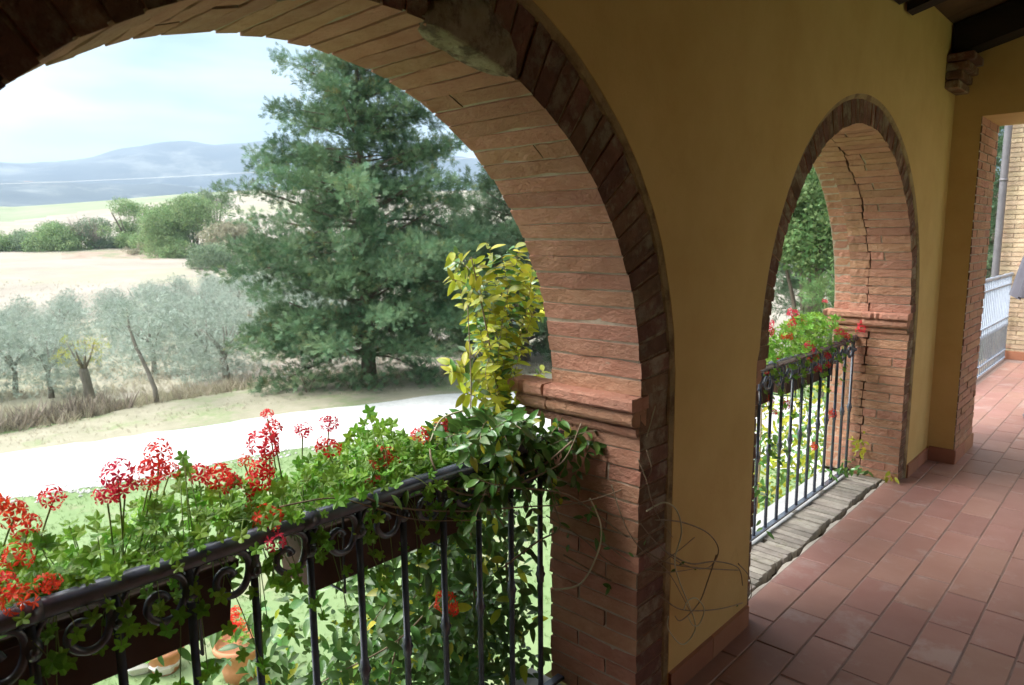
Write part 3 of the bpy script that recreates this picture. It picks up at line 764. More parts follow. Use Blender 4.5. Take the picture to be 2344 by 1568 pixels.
def railing(name, label, y0, y1, ys, rail_z=RZ, x=RX, mt='iron', z0=.0, scrolls=True, rail_r=.0215, bar_r=.0094, group=None):
    t = empty(name, (x, (y0+y1)/2, z0), label, 'railing', group); W = Matrix.Translation
    mb = MB(); n = 24
    mb.tube([(x + .001*math.sin(i*1.1), y0+(y1-y0)*i/n, rail_z+.0008*math.sin(i*.9)) for i in range(n+1)], rail_r, 12)
    for c in ys[2::4]: mb.tube([(x, c-.02, rail_z), (x, c+.02, rail_z)], rail_r+.0035, 12)
    mb.build('handrail', MT[mt], t, True)
    mb = MB(); mb.bbox(x-.016, x+.016, y0, y1, z0+.022, z0+.034, .002); mb.build('bottom_rail', MT[mt], t)
    b = MB(); zz = rail_z-.02; kz = z0+.47
    b.tube([(0,0,z0+.03),(0,0,kz-.03),(0,0,kz-.028),(0,0,kz-.012),(0,0,kz),(0,0,kz+.012),(0,0,kz+.028),(0,0,kz+.03),(0,0,zz)], [bar_r,bar_r,bar_r*1.35,bar_r*1.4,bar_r*1.9,bar_r*1.4,bar_r*1.35,bar_r,bar_r], 8)
    bme = mesh('baluster', b.V, b.F, MT[mt], True)
    cme = None
    if scrolls:
        c = MB(); c.lathe([(.004,-.024),(.012,-.020),(.0165,-.01),(.0175,0),(.0165,.01),(.012,.020),(.004,.024)], (0,0,0), 10)
        c.lathe([(.003,-.010),(.008,-.007),(.010,0),(.008,.007),(.003,.010)], (.018,0,0), 8); cme = mesh('collar', c.V, c.F, MT[mt], True)
    for y in ys:
        place('baluster', bme, t, W((x, y, 0)))
        if scrolls:
            place('scroll', scroll_mesh(), t, W((x, y, rail_z)))
            place('collar', cme, t, W((x, y, rail_z-.073)))
    return t
S = .1455
railing('iron_railing', 'black wrought iron railing with scrolls across the nearest arch', -.06, 1.835, [.5555 + S*i for i in range(-4, 9)], group='black railings in the arches')
railing('iron_railing', 'black wrought iron railing across the second, narrower looking arch', 2.72, 4.955, [3.4675 + S*i for i in range(-5, 11)], group='black railings in the arches')
# pale grey railing on the open terrace
t3 = railing('grey_railing', 'pale blue grey metal railing on the sunny far terrace', 8.3, 10.96, [8.42+.115*i for i in range(23)], rail_z=1.11, x=-.285, mt='greyiron', scrolls=False, rail_r=.02, bar_r=.0078)
for z in (.99, .56, .13):
    m_ = MB(); m_.bbox(-.299, -.271, 8.3, 10.96, z-.008, z+.008, .002); m_.build('cross_rail', MT['greyiron'], t3)

# ------------------------------------------------------------------ window boxes outside the rail
def trough(label, y0, y1, n=0):
    t = empty('flower_trough', (-.46, (y0+y1)/2, .70), label, 'planter', 'brown flower troughs behind the railings')
    m_ = MB(); zb, zt = .712, .875
    X0, X1, Y0, Y1 = -.545, -.365, y0+.012, y1-.012
    V = [(X0+.015,Y0+.01,zb),(X1-.012,Y0+.01,zb),(X1-.012,Y1-.01,zb),(X0+.015,Y1-.01,zb),(X0,Y0,zt),(X1,Y0,zt),(X1,Y1,zt),(X0,Y1,zt)]
    m_.add(V, [(0,3,2,1),(0,1,5,4),(1,2,6,5),(2,3,7,6),(3,0,4,7)]); m_.build('box', MT['trough'], t)
    m_ = MB(); r = .012
    for (a, b, c, d) in ((X0-r, X1+r, Y0-r, Y0+.004), (X0-r, X1+r, Y1-.004, Y1+r), (X0-r, X0+.004, Y0+.004, Y1-.004), (X1-.004, X1+r, Y0+.004, Y1-.004)):
        m_.bbox(a, b, c, d, zt-.012, zt+.010, .003)
    m_.build('rim', MT['trough'], t)
    m_ = MB(); m_.box(X0+.004, X1-.004, Y0+.004, Y1-.004, zt-.03, zt-.012); m_.build('soil', MT['soil'], t)
    for y in (y0+.10, y1-.10):
        m_ = MB(); m_.tube([(RX,y,RZ-.02),(RX-.03,y,RZ-.03),(RX-.036,y,.80),(RX-.036,y,.69),(-.46,y,.685),(-.565,y,.69),(-.575,y,.80)], .004, 6); m_.build('bracket', MT['iron'], t)
trough('brown flower trough hanging behind the left end of the nearest railing', .03, .685)
trough('brown flower trough hanging behind the right half of the nearest railing', .865, 1.425)
trough('brown flower trough hanging behind the second railing, nearer the camera', 3.12, 3.80)
trough('brown flower trough hanging behind the second railing at its far end', 3.95, 4.75)
trough('brown flower trough at the far left edge behind the nearest railing', -.75, -.06)

# ------------------------------------------------------------------ leaves and flowers
def lobed_leaf(m, seed, R=.5):
    r = random.Random(seed); n = 20; V = [(0, 0, -.02)]
    for i in range(n):
        a = 2*PI*i/n; lob = (1.0, .72, .50, .72)[i % 4]*(.85 if i in (8, 12) else 1)
        if i == n//2: lob = .30
        rr = R*lob*(1+r.uniform(-.06, .06)); V.append((rr*math.cos(a), rr*math.sin(a), .10*R*math.cos(5*a) + r.uniform(-.02, .02) + .16*rr))
    return mesh('leaf', V, [(0, 1+i, 1+(i+1) % n) for i in range(n)], MT[m], False)
def oval_leaf(m, seed, w=.42, curl=.25):
    r = random.Random(seed); V = []; n = 6; Fs = []
    for i in range(n+1):
        t = i/n; ww = w*.5*math.sin(PI*min(1, t*.96+.02))**.8*(1-.25*t); z = -curl*t*t + .02*math.sin(5*t+seed)
        V += [(t, -ww, z+ww*.30), (t, 0, z), (t, ww, z+ww*.30)]
    for i in range(n): a = i*3; Fs += [(a, a+3, a+4, a+1), (a+1, a+4, a+5, a+2)]
    return mesh('leaf', V, Fs, MT[m], True)
GL = [lobed_leaf('gleaf', i) for i in range(5)]
JL = {k: [oval_leaf(k, i, .40+.03*i, .12+.12*i) for i in range(4)] for k in ('yleaf', 'jleaf', 'dleaf')}
def flower_head(m, seed, nf=11, R=.030):
    r = random.Random(seed); V = []; Fs = []
    for k in range(nf):
        a = 2*PI*k*.618; ph = math.acos(1 - 1.45*(k+.5)/nf)
        d = Vector((math.sin(ph)*math.cos(a), math.sin(ph)*math.sin(a), math.cos(ph)*.75)).normalized()
        c = d*R*r.uniform(.8, 1.25); u = d.orthogonal().normalized(); w = d.cross(u); tw = r.uniform(0, 6)
        b = len(V); V += [Vector((0,0,-.012)), Vector((.0012,0,-.012)), c]; Fs.append((b, b+1, b+2))
        for p in range(5):
            an = tw + 2*PI*p/5 + r.uniform(-.15, .15); L = r.uniform(.015, .021)*(1.15 if p < 3 else .9); wd = .0052 if p < 3 else .0036
            e = u*math.cos(an)+w*math.sin(an); f = d.cross(e)
            b = len(V); bend = r.uniform(-.006, .006)
            V += [c, c+e*L*.55+f*wd+d*.004, c+e*L+d*bend, c+e*L*.55-f*wd+d*.004]
            Fs += [(b, b+1, b+2, b+3)]
    return mesh('flower_head', V, Fs, MT[m])
FH = {k: [flower_head(k, i) for i in range(4)] for k in ('petal', 'petalp')}
def orient(p, normal, spin, s):
    """matrix at p with local z = normal"""
    n = Vector(normal).normalized(); u = n.orthogonal().normalized(); v = n.cross(u)
    x = u*math.cos(spin)+v*math.sin(spin); y = n.cross(x)
    m = Matrix((x*s, y*s, n*s)).transposed().to_4x4(); m.translation = Vector(p); return m
def dir_orient(p, d, nrm, s):
    """matrix with local x along d and local z near nrm"""
    x = Vector(d).normalized(); z = Vector(nrm); z = (z - x*z.dot(x))
    if z.length < 1e-3: z = x.orthogonal()
    z.normalize(); y = z.cross(x)
    m = Matrix((x*s, y*s, z*s)).transposed().to_4x4(); m.translation = Vector(p); return m
def curve_pts(a, b, sag=0, n=6, side=(0, 0, 0)):
    a = Vector(a); b = Vector(b); sd_ = Vector(side); out = []
    for i in range(n+1):
        t = i/n; k = 4*t*(1-t); out.append(a.lerp(b, t) + Vector((0, 0, sag*k)) + sd_*k)
    return out
def geranium(label, yc_, half, nleaf, ztop, heads, group, x0=-.62, x1=-.33, zlow=.87, hang=(), spill=40):
    t = empty('geranium', (-.46, yc_, .86), label, 'geranium plant', group)
    r = random.Random(int(yc_*1000)); st = MB()
    for i in range(nleaf):
        y = yc_ + r.uniform(-half, half)*1.05; x = x0 + (x1-x0)*r.random()**.8
        top = ztop(y) - 1.1*abs(x+.44)**1.3 - .02
        z = zlow + (top-zlow)*r.random()**.55 if r.random() < .8 else top + r.uniform(0, .03)
        if x > -.36: z = max(z, .935) if r.random() < .6 else z
        s = r.uniform(.030, .056)
        n_ = Vector((r.uniform(-.2, .9), r.uniform(-.8, .3), r.uniform(.4, 1.2)))
        place('leaf', GL[r.randrange(5)], t, orient((x, y, z), n_, r.uniform(0, 6.28), s))
        if i % 3 == 0:
            st.tube(curve_pts((-.46+r.uniform(-.05,.05), yc_+(y-yc_)*.5, .85), (x, y, z-.004), r.uniform(0, .03), 4), .0011, 4, False)
    for i in range(spill):
        y = yc_ + r.uniform(-half, half)*1.1; x = r.uniform(-.345, -.275); z = r.uniform(.80, .985) if r.random() < .8 else r.uniform(.62, .8)
        if abs(x-RX) < .025 and z > .9: z = .968
        s = r.uniform(.028, .05)
        place('leaf', GL[r.randrange(5)], t, orient((x, y, z), (r.uniform(.3, 1), r.uniform(-.7, .2), r.uniform(.1, .9)), r.uniform(0, 6.28), s))
        if i % 2: st.tube(curve_pts((-.37, y+r.uniform(-.08,.08), .95), (x, y, z), r.uniform(0, .03), 5), .0012, 4, False)
    for hx, hy, hz, c, s in heads:
        o = place('flower_head', FH[c][r.randrange(4)], t, orient((hx, hy, hz), (r.uniform(-.1, .6), r.uniform(-.5, .2), 1), r.uniform(0, 6), s*r.uniform(.74, .9)))
        m_ = MB(); m_.tube(curve_pts((-.46+r.uniform(-.06,.06), yc_+(hy-yc_)*.55, .86), (hx, hy, hz-.012), r.uniform(-.02, .03), 6, (r.uniform(-.02,.02), 0, 0)), .0021, 5, False)
        m_.build('flower_stalk', MT['gstem'], t)
    for (x, y, z, s) in hang:
        place('leaf', GL[r.randrange(5)], t, orient((x, y, z), (r.uniform(.3, 1), r.uniform(-.6, 0), r.uniform(.1, .8)), r.uniform(0, 6.28), s))
        st.tube(curve_pts((-.37, y+r.uniform(-.05,.05), .93), (x, y, z), r.uniform(0, .03), 5), .0012, 4, False)
    o = st.build('leaf_stalk', MT['gstem'], t, kind='stuff')
    return t
ZT1 = lambda y: float(np.interp(y, [-.5, .0, .2, .35, .47, .58, .67, .8, .95, 1.1, 1.2, 1.3, 1.42, 1.5], [1.0, 1.01, 1.03, 1.045, 1.03, 1.075, 1.05, 1.03, 1.045, 1.07, 1.085, 1.03, .99, .96]))
def heads_from(L):
    out = []
    for px, py, X, c, s in L:
        p = at(px, py, X); out.append((p.x, p.y, p.z, c, s))
    return out
H1 = heads_from([(30,1175,-.45,'petal',1.0),(62,1205,-.44,'petal',.8),(118,1140,-.47,'petal',.9),(-20,1160,-.45,'petal',1),(42,1275,-.38,'petal',.9),(110,1340,-.31,'petal',.8),(42,1372,-.30,'petal',.95),(0,1345,-.33,'petalp',.9)])
H2 = heads_from([(268,1085,-.46,'petalp',1.15),(285,1120,-.44,'petalp',1.0),(245,1140,-.44,'petalp',.95),(362,1036,-.48,'petalp',1.0),(345,1085,-.45,'petalp',1.1),(385,1080,-.5,'petalp',.8),(345,1112,-.42,'petal',.6)])
H3 = heads_from([(455,1090,-.48,'petalp',1.0),(500,1092,-.45,'petal',1.1),(525,1105,-.44,'petalp',.9),(602,1080,-.46,'petal',1.1),(590,1108,-.44,'petal',1.1),(575,1145,-.42,'petal',.7)])
H4 = heads_from([(612,948,-.50,'petal',.5),(625,985,-.48,'petalp',.9),(605,1015,-.47,'petalp',1.2),(617,1035,-.46,'petalp',.9),(692,988,-.50,'petalp',.85),(752,972,-.50,'petalp',.95),(612,1192,-.33,'petal',1.15),(628,1240,-.29,'petalp',.95),(560,1055,-.48,'petal',.55)])
H5 = heads_from([(750,1025,-.47,'petal',1.2),(870,1055,-.42,'petal',1.35),(890,1050,-.43,'petal',1.0),(852,1108,-.38,'petalp',.9)])
H6 = heads_from([(962,998,-.46,'petal',1.0),(1030,980,-.46,'petalp',1.0),(1012,975,-.47,'petalp',.8),(1020,1380,-.40,'petal',1.15),(1035,1400,-.41,'petal',.9)])
GG = 'trailing geraniums in the troughs of the nearest railing'
geranium('red flowered ivy geranium at the left edge of the nearest railing', .16, .15, 210, ZT1, H1, GG, hang=[(-.29,.36,.90,.045),(-.28,.42,.86,.05),(-.27,.40,.83,.04),(-.28,.33,.88,.04)])
geranium('ivy geranium with a tall tower of crimson blooms, second from the left edge', .42, .13, 190, ZT1, H2, GG, hang=[(-.28,.48,.87,.04)] + [at(a, b, -.48).to_tuple() + (.04,) for a, b in [(418,1045),(424,1066),(432,1080),(412,1092)]])
geranium('ivy geranium with a row of red blooms above the bend of the handrail', .66, .13, 180, ZT1, H3, GG, hang=[(-.32,.62,.955,.05),(-.31,.66,.955,.045),(-.30,.58,.95,.04)])
geranium('ivy geranium with the highest crimson flower stalks, red bloom drooping over the handrail', .90, .13, 180, ZT1, H4, GG, hang=[(-.31,.74,.95,.045),(-.31,.79,.955,.04)])
geranium('ivy geranium with one dense orange red bloom right of the middle of the railing', 1.13, .13, 200, ZT1, H5, GG, hang=[at(a, b, -.48).to_tuple() + (c,) for a, b, c in [(845,942,.05),(852,956,.045),(832,968,.04),(868,972,.045),(880,968,.04),(890,990,.045),(815,985,.045),(828,990,.05),(860,990,.05),(842,1000,.05),(905,1005,.045),(800,1000,.045)]])
geranium('ivy geranium beside the climbing jasmine at the right end of the nearest railing', 1.35, .12, 170, ZT1, H6, GG)
ZT2 = lambda y: float(np.interp(y, [3, 3.5, 3.9, 4.1, 4.4, 4.6, 4.8, 5.0], [1.0, 1.03, 1.07, 1.10, 1.14, 1.15, 1.11, 1.04]))
K1 = heads_from([(1760,742,-.5,'petalp',1.1),(1758,760,-.45,'petalp',1.0),(1778,832,-.34,'petalp',1.2),(1760,850,-.34,'petal',.9),(1802,772,-.42,'petal',1.1),(1800,928,-.36,'petalp',1.2),(1772,945,-.36,'petal',.8),(1762,915,-.36,'petalp',.9)])
K2 = heads_from([(1815,718,-.52,'petalp',1.2),(1822,735,-.5,'petal',1.1),(1812,745,-.48,'petalp',1.0),(1838,740,-.48,'petal',.8),(1862,820,-.31,'petal',1.2),(1852,795,-.31,'petalp',1.1),(1870,845,-.30,'petalp',1.1),(1890,835,-.31,'petal',.9),(1862,1022,-.33,'petal',1.1)])
K3 = heads_from([(1976,742,-.27,'petalp',1.1),(1970,755,-.27,'petalp',1.0),(1922,760,-.32,'petalp',1.1),(1935,768,-.3,'petalp',.8),(1895,815,-.30,'petal',.9),(1902,948,-.33,'petal',1.1),(1888,690,-.6,'petalp',.6),(1960,692,-.5,'petal',.7)])
G2 = 'trailing geraniums in the troughs of the second railing'
hh = lambda L: [at(a, b, X).to_tuple() + (s,) for a, b, X, s in L]
geranium('red geranium at the near end of the second railing, trailing through its bars', 3.72, .25, 220, ZT2, K1, G2, hang=hh([(1775,860,-.3,.06),(1800,800,-.3,.06),(1785,815,-.3,.06),(1800,870,-.3,.05),(1820,860,-.3,.06),(1840,850,-.3,.06),(1770,1040,-.3,.06),(1760,1010,-.3,.05),(1765,800,-.3,.06),(1812,840,-.3,.06)]))
geranium('red geranium in the middle of the second railing, blooms spilling over the handrail', 4.17, .24, 230, ZT2, K2, G2, hang=hh([(1840,800,-.29,.06),(1860,790,-.29,.06),(1875,800,-.29,.06),(1885,790,-.29,.06),(1850,830,-.29,.05),(1880,860,-.29,.05),(1835,780,-.29,.05)]))
geranium('red geranium at the far end of the second railing against the brick pier', 4.6, .24, 220, ZT2, K3, G2, hang=hh([(1905,800,-.29,.05),(1915,775,-.29,.06),(1900,785,-.29,.05)]))

# ------------------------------------------------------------------ climbing jasmine on the first pier
jas = empty('climbing_jasmine', (-.62, 1.85, G), 'climbing jasmine with yellow young leaves round the outer corner of the first brick pier', 'climbing plant')
r = random.Random(4)
jl = []          # (matrix, kind, size for ordering)
def jleaf(p, kind, s, d=None, nrm=None):
    d = d or (r.uniform(-1, 1), r.uniform(-1, 1), r.uniform(-1.0, .25)); nrm = nrm or (r.uniform(0, .8), r.uniform(-.9, .1), r.uniform(.3, 1))
    jl.append((dir_orient(p, d, nrm, s), kind, s*(.4+.6*r.random()) / max(.4, (Vector(p)-CAM).length)))
# upper yellow column outside the pier: leafy shoots
SHOOTS = []
def shoot(p0, p1, sag, kind, s0, s1, gap=.021, side=(0, 0, 0), skip=.1):
    P = curve_pts(p0, p1, sag, 10, side); SHOOTS.append(P); L = sum((P[i+1]-P[i]).length for i in range(10)); n = max(2, int(L/gap))
    for k in range(n):
        q = (k+.5)/n; i = min(9, int(q*10)); p = P[i].lerp(P[i+1], q*10-i); t_ = (P[i+1]-P[i]).normalized()
        u_ = t_.orthogonal().normalized(); a = r.uniform(0, 6.28)
        for sg in (0, PI):
            if r.random() < skip: continue
            d = (u_*math.cos(a+sg) + t_.cross(u_)*math.sin(a+sg)) + t_*.55 + Vector((0, 0, -.35+r.uniform(-.3, .3)))
            kd = kind if r.random() < .8 else r.choice(['jleaf', 'yleaf', 'dleaf'])
            jleaf(p, kd, r.uniform(s0, s1), d, (r.uniform(0, .9), r.uniform(-.9, .1), r.uniform(.3, 1)))
for i in range(34):
    X = r.uniform(-.72, -.48); py = r.uniform(570, 870); px = r.uniform(1040 + max(0, 90-abs(py-600)*.9)*0 + (50 if 640 < py < 800 else 0), 1250)
    e = at(px, py, X); b = Vector((X+r.uniform(-.04, .04), at(1150, 900, X).y + r.uniform(-.03, .06), r.uniform(.9, 1.25)))
    if e.z < b.z: b.z = e.z-.1
    shoot(b, e, r.uniform(.0, .05), 'yleaf' if r.random() < .75 else 'jleaf', .030, .062, side=(r.uniform(-.03, .03), r.uniform(-.06, .02), 0))
for (px, py, bx, by) in [(1032,575,1110,690),(1035,640,1120,700),(1112,552,1150,680),(1178,562,1190,690),(1220,590,1215,700),(1025,835,1120,880),(1030,850,1130,900),(1085,600,1130,740),(1060,900,1130,950),(1045,600,1100,660)]:
    X = r.uniform(-.66, -.52); shoot(at(bx, by, X), at(px, py, X), .02, 'yleaf', .040, .066, .019)
# bushy mass round the rail end
for i in range(95):
    X0, X1 = r.uniform(-.55, -.30), r.uniform(-.52, -.20); ya_, yb_ = r.uniform(1.55, 1.80), r.uniform(1.28, 1.80); za, zb_ = r.uniform(.80, .98), r.uniform(.74, 1.06)
    shoot((X0, ya_, za), (X1, yb_, zb_), r.uniform(-.03, .08), r.choice(['jleaf', 'jleaf', 'dleaf', 'yleaf' if X1 < -.42 else 'jleaf']), .030, .060, side=(r.uniform(-.05, .05), 0, 0))
for (px, py, X) in [(1365,985,-.16),(1390,1010,-.15),(1350,1050,-.18),(1290,960,-.25),(1330,1000,-.2)]:
    shoot(at(1240, 1030, -.30), at(px, py, X), .01, 'jleaf', .04, .062, .024)
# curtain behind the bars
for i in range(7600):
    y = .55 + 1.30*r.random()**.8; X = r.uniform(-.95, -.40); z = -.55 + 1.36*r.random()
    den = .85
    if z > .55 - .5*(1.3-y) and y < 1.25: continue
    if (math.sin(y*9+X*7)*math.sin(z*8+1.3) > .42) and y < 1.40: continue
    if r.random() > den: continue
    jleaf((X, y, z), r.choice(['dleaf', 'dleaf', 'dleaf', 'dleaf', 'jleaf', 'jleaf', 'yleaf']), r.uniform(.03, .07))
for i in range(1500):
    y = 1.15 + .70*r.random()**.7; X = r.uniform(-.85, -.40); z = -.1 + .95*r.random()
    jleaf((X, y, z), r.choice(['dleaf', 'dleaf', 'dleaf', 'jleaf']), r.uniform(.035, .07))
for i in range(1500):
    y = r.uniform(.05, 1.15); X = r.uniform(-.85, -.42); z = -.5 + 1.15*r.random()**1.3
    if math.sin(y*13+X*9)*math.sin(z*11+.6) > .15: continue
    jleaf((X, y, z), r.choice(['dleaf', 'dleaf', 'jleaf']), r.uniform(.035, .07))
# single sprigs on tendrils in front of the pier
for (px, py, X, n_, s) in [(1350,1010,-.17,7,.055),(1362,1030,-.16,4,.05),(1275,965,-.28,4,.05),(1240,1000,-.30,6,.045),(1210,1040,-.33,6,.045),(1355,1160,-.15,3,.045),(1345,1190,-.15,2,.035),(1150,1090,-.27,5,.045),(1070,1100,-.27,4,.045),(1035,1150,-.27,4,.05),(940,1130,-.28,2,.045),(880,1130,-.28,2,.05),(870,1160,-.28,1,.04),(1380,1230,-.11,2,.04),(1305,1235,-.2,3,.035),(1410,1262,-.08,1,.03),(1390,1340,-.1,2,.04),(1455,1370,-.03,2,.035),(1270,1210,-.24,3,.04),(1320,1090,-.22,5,.045),(1290,1060,-.25,6,.05),(1010,1180,-.28,4,.04),(1050,1215,-.29,3,.045),(1440,1270,-.02,1,.03),(1555,1295,.05,2,.025),(1602,1290,.06,1,.02),(1680,1385,.05,1,.02),(1480,1230,.0,1,.025),(1190,1005,-.36,6,.05),(1130,1045,-.33,5,.045)]:
    p = at(px, py, X)
    for k in range(n_): jleaf(p + Vector((r.uniform(-.02,.02), r.uniform(-.02,.02), r.uniform(-.02,.02))), 'jleaf', s*r.uniform(.8, 1.1))
jl.sort(key=lambda q: -q[2])
jr = {}
for k, (mw, kind, _) in enumerate(jl):
    me = JL[kind][k % 4]
    if k < 298: place('leaf', me, jas, mw)
    else:
        R_ = jr.setdefault(kind, ([], [], []))
        co = np.empty(len(me.vertices)*3); me.vertices.foreach_get('co', co); co = co.reshape(-1, 3)
        m3 = np.array(mw)[:3, :3]; b = sum(len(a) for a in R_[0])
        R_[0].append(co @ m3.T + np.array(mw.translation)); R_[1].append(np.array([p.vertices[:] for p in me.polygons]) + b); R_[2].append(np.full(len(co), random.random()*.999))
for kind, (a, b, c) in jr.items(): place('leaf', mesh('leaf_rest', np.concatenate(a), np.concatenate(b), MT[kind], True, np.concatenate(c)), jas, kind='stuff')
def smooth_line(P, k=6):
    P = [Vector(p) for p in P]; out = []
    for i in range(len(P)-1):
        p0 = P[max(i-1, 0)]; p1 = P[i]; p2 = P[i+1]; p3 = P[min(i+2, len(P)-1)]
        for j in range(k):
            t = j/k; out.append(.5*((2*p1) + (p2-p0)*t + (2*p0-5*p1+4*p2-p3)*t*t + (3*p1-p0-3*p2+p3)*t**3))
    return out + [P[-1]]
# woody stems
for (pts, rad) in [([(-.62,1.95,G),(-.60,1.9,-1.5),(-.58,1.86,-.3),(-.56,1.80,.5),(-.55,1.78,.95),(-.56,1.72,1.3),(-.57,1.66,1.56)], .008),
                   ([(-.66,1.9,G),(-.66,1.8,-1.2),(-.62,1.70,0),(-.55,1.62,.5),(-.5,1.55,.85),(-.52,1.6,1.1),(-.55,1.62,1.4)], .006),
                   ([(-.7,1.7,G),(-.7,1.5,-1),(-.66,1.3,-.1),(-.6,1.35,.35),(-.5,1.45,.6),(-.42,1.6,.85)], .006),
                   ([(-.7,1.4,G),(-.68,1.2,-1),(-.62,1.0,-.1),(-.58,1.1,.3),(-.5,1.2,.5)], .004),
                   ([(-.6,1.8,.2),(-.5,1.5,.45),(-.45,1.2,.40),(-.5,.9,.35),(-.55,.7,.2)], .004),
                   ([(-.45,1.75,.5),(-.4,1.55,.75),(-.38,1.3,.88),(-.36,1.15,.93)], .003)]:
    m_ = MB(); sl_ = smooth_line(pts); m_.tube(sl_, [rad*(1-.75*i_/len(sl_)) for i_ in range(len(sl_))], 6); m_.build('stem', MT['vstem'], jas, True)
m_ = MB()
for P in SHOOTS: m_.tube(P, .0014, 4, False)
m_.build('twig', MT['vstem'], jas, kind='stuff')
TD = [  # thin tendrils: photo points with the depth (x) where each runs
 ([(820,1130,-.30),(900,1160,-.285),(1050,1170,-.27),(1200,1160,-.24),(1330,1150,-.15),(1450,1110,-.04),(1490,1080,.02),(1480,1030,.03)], .0018, 'vstem'),
 ([(1000,1120,-.30),(1100,1118,-.27),(1200,1118,-.22),(1290,1130,-.17),(1350,1165,-.13),(1450,1240,-.03),(1520,1285,.03),(1600,1300,.06),(1690,1305,.06)], .002, 'vstem'),
 ([(985,1020,-.40),(990,1060,-.33),(1030,1120,-.28),(1120,1130,-.26),(1260,1075,-.22),(1300,1040,-.2),(1330,970,-.17)], .0022, 'vstem'),
 ([(1060,940,-.47),(1010,960,-.44),(985,1010,-.40)], .0022, 'dryst'),
 ([(1270,1350,-.2),(1330,1335,-.14),(1370,1260,-.1),(1375,1200,-.1),(1350,1140,-.14)], .0022, 'dryst'),
 ([(1150,1300,-.3),(1230,1240,-.24),(1280,1210,-.2),(1270,1160,-.2),(1250,1100,-.24)], .002, 'vstem'),
 ([(1290,1270,-.2),(1400,1330,-.1),(1500,1360,.0),(1560,1395,.05),(1640,1395,.06),(1700,1380,.05)], .0018, 'vstem'),
 ([(1480,1170,.02),(1520,1150,.03),(1550,1170,.05),(1560,1220,.06),(1545,1280,.06),(1555,1330,.06),(1590,1420,.06),(1585,1455,.06),(1560,1475,.06),(1530,1440,.06),(1530,1410,.05)], .0018, 'dryst'),
 ([(1500,1190,.03),(1560,1195,.05),(1620,1220,.07),(1645,1260,.07),(1620,1300,.06),(1560,1290,.06),(1500,1240,.03),(1460,1190,0)], .0016, 'vstem'),
 ([(1520,1260,.04),(1580,1290,.06),(1640,1285,.07),(1690,1300,.07),(1700,1340,.06)], .0018, 'vstem'),
 ([(1640,1270,.07),(1620,1330,.06),(1600,1380,.07),(1560,1420,.06),(1545,1410,.06)], .0015, 'vstem'),
 ([(1565,1395,.07),(1575,1375,.08),(1595,1370,.08),(1612,1395,.08),(1600,1430,.08),(1585,1430,.08),(1575,1410,.08)], .0015, 'dryst'),
 ([(1400,1110,-.06),(1430,1200,-.03),(1470,1260,.01),(1530,1310,.05),(1580,1400,.06)], .0014, 'vstem'),
 ([(1380,1240,-.1),(1450,1290,-.02),(1520,1310,.04),(1600,1300,.06)], .0013, 'vstem'),
 ([(1690,1290,.07),(1715,1320,.03),(1720,1360,-.02),(1712,1375,-.05)], .0014, 'vstem'),
 ([(1480,1000,.01),(1500,930,.02),(1490,960,.02)], .0012, 'dryst'),
 ([(1310,1010,-.2),(1250,1060,-.25),(1190,1090,-.28),(1100,1150,-.28)], .0025, 'vstem'),
 ([(640,1160,-.33),(760,1140,-.31),(850,1160,-.29),(960,1190,-.28),(1100,1190,-.28)], .0014, 'vstem'),
 ([(1460,1050,.0),(1480,1100,.02),(1500,1170,.03),(1540,1230,.05)], .0013, 'vstem'),
 ([(1250,1180,-.25),(1330,1230,-.15),(1400,1290,-.08),(1470,1310,0),(1540,1270,.05),(1590,1230,.06)], .0014, 'vstem'),
]
for pts, rad, m in TD:
    q = smooth_line([at(*p) for p in pts]); m_ = MB(); m_.tube(q, [1.7*rad*(1-.4*i/len(q)) for i in range(len(q))], 5); m_.build('tendril', MT[m], jas, True)

# jasmine growing outside the second arch, with sprigs creeping over the sill
j2 = empty('climbing_jasmine', (-.8, 4.4, G), 'lime green jasmine seen through the bars of the second railing', 'climbing plant')
r = random.Random(9); jl = []
for i in range(3600):
    y = r.uniform(4.5, 7.2); X = r.uniform(-1.2, -.60); z = -1.5 + 1.95*r.random()
    if r.random() < .5 and z > .2: continue
    jleaf((X, y, z), 'yleaf' if r.random() < .5 else 'jleaf', r.uniform(.05, .085))
for (px, py, n_, kd) in [(1900,1085,9,'jleaf'),(1925,1075,8,'jleaf'),(1955,1055,9,'jleaf'),(1975,1030,8,'yleaf'),(1965,1010,6,'yleaf'),(1990,1065,6,'jleaf'),(1985,1000,3,'yleaf'),(1945,1090,7,'jleaf'),(2062,1078,5,'yleaf'),(2052,1066,3,'yleaf'),(1745,1205,3,'dleaf'),(1735,1120,5,'dleaf'),(1750,1140,3,'dleaf'),(1770,1020,5,'dleaf'),(1780,1045,3,'dleaf')]:
    X = -.30 if px < 1960 else -.24 + (px-1960)*.0012 if px < 2040 else -.05
    p = at(px, py, X)
    if px > 1890 and p.z < .02: p.z = .03
    if p.y > 4.94 and X < -.01: p.y = 4.93
    for k in range(n_): jleaf(p + Vector((r.uniform(-.04,.04), r.uniform(-.05,.02), r.uniform(-.02,.04))), kd, r.uniform(.04, .06))
jl.sort(key=lambda q: -q[2]); jr = {}
for k, (mw, kind, _) in enumerate(jl):
    me = JL[kind][k % 4]
    if k < 298: place('leaf', me, j2, mw)
    else:
        R_ = jr.setdefault(kind, ([], [], []))
        co = np.empty(len(me.vertices)*3); me.vertices.foreach_get('co', co); co = co.reshape(-1, 3)
        m3 = np.array(mw)[:3, :3]; b = sum(len(a) for a in R_[0])
        R_[0].append(co @ m3.T + np.array(mw.translation)); R_[1].append(np.array([p.vertices[:] for p in me.polygons]) + b); R_[2].append(np.full(len(co), random.random()*.999))
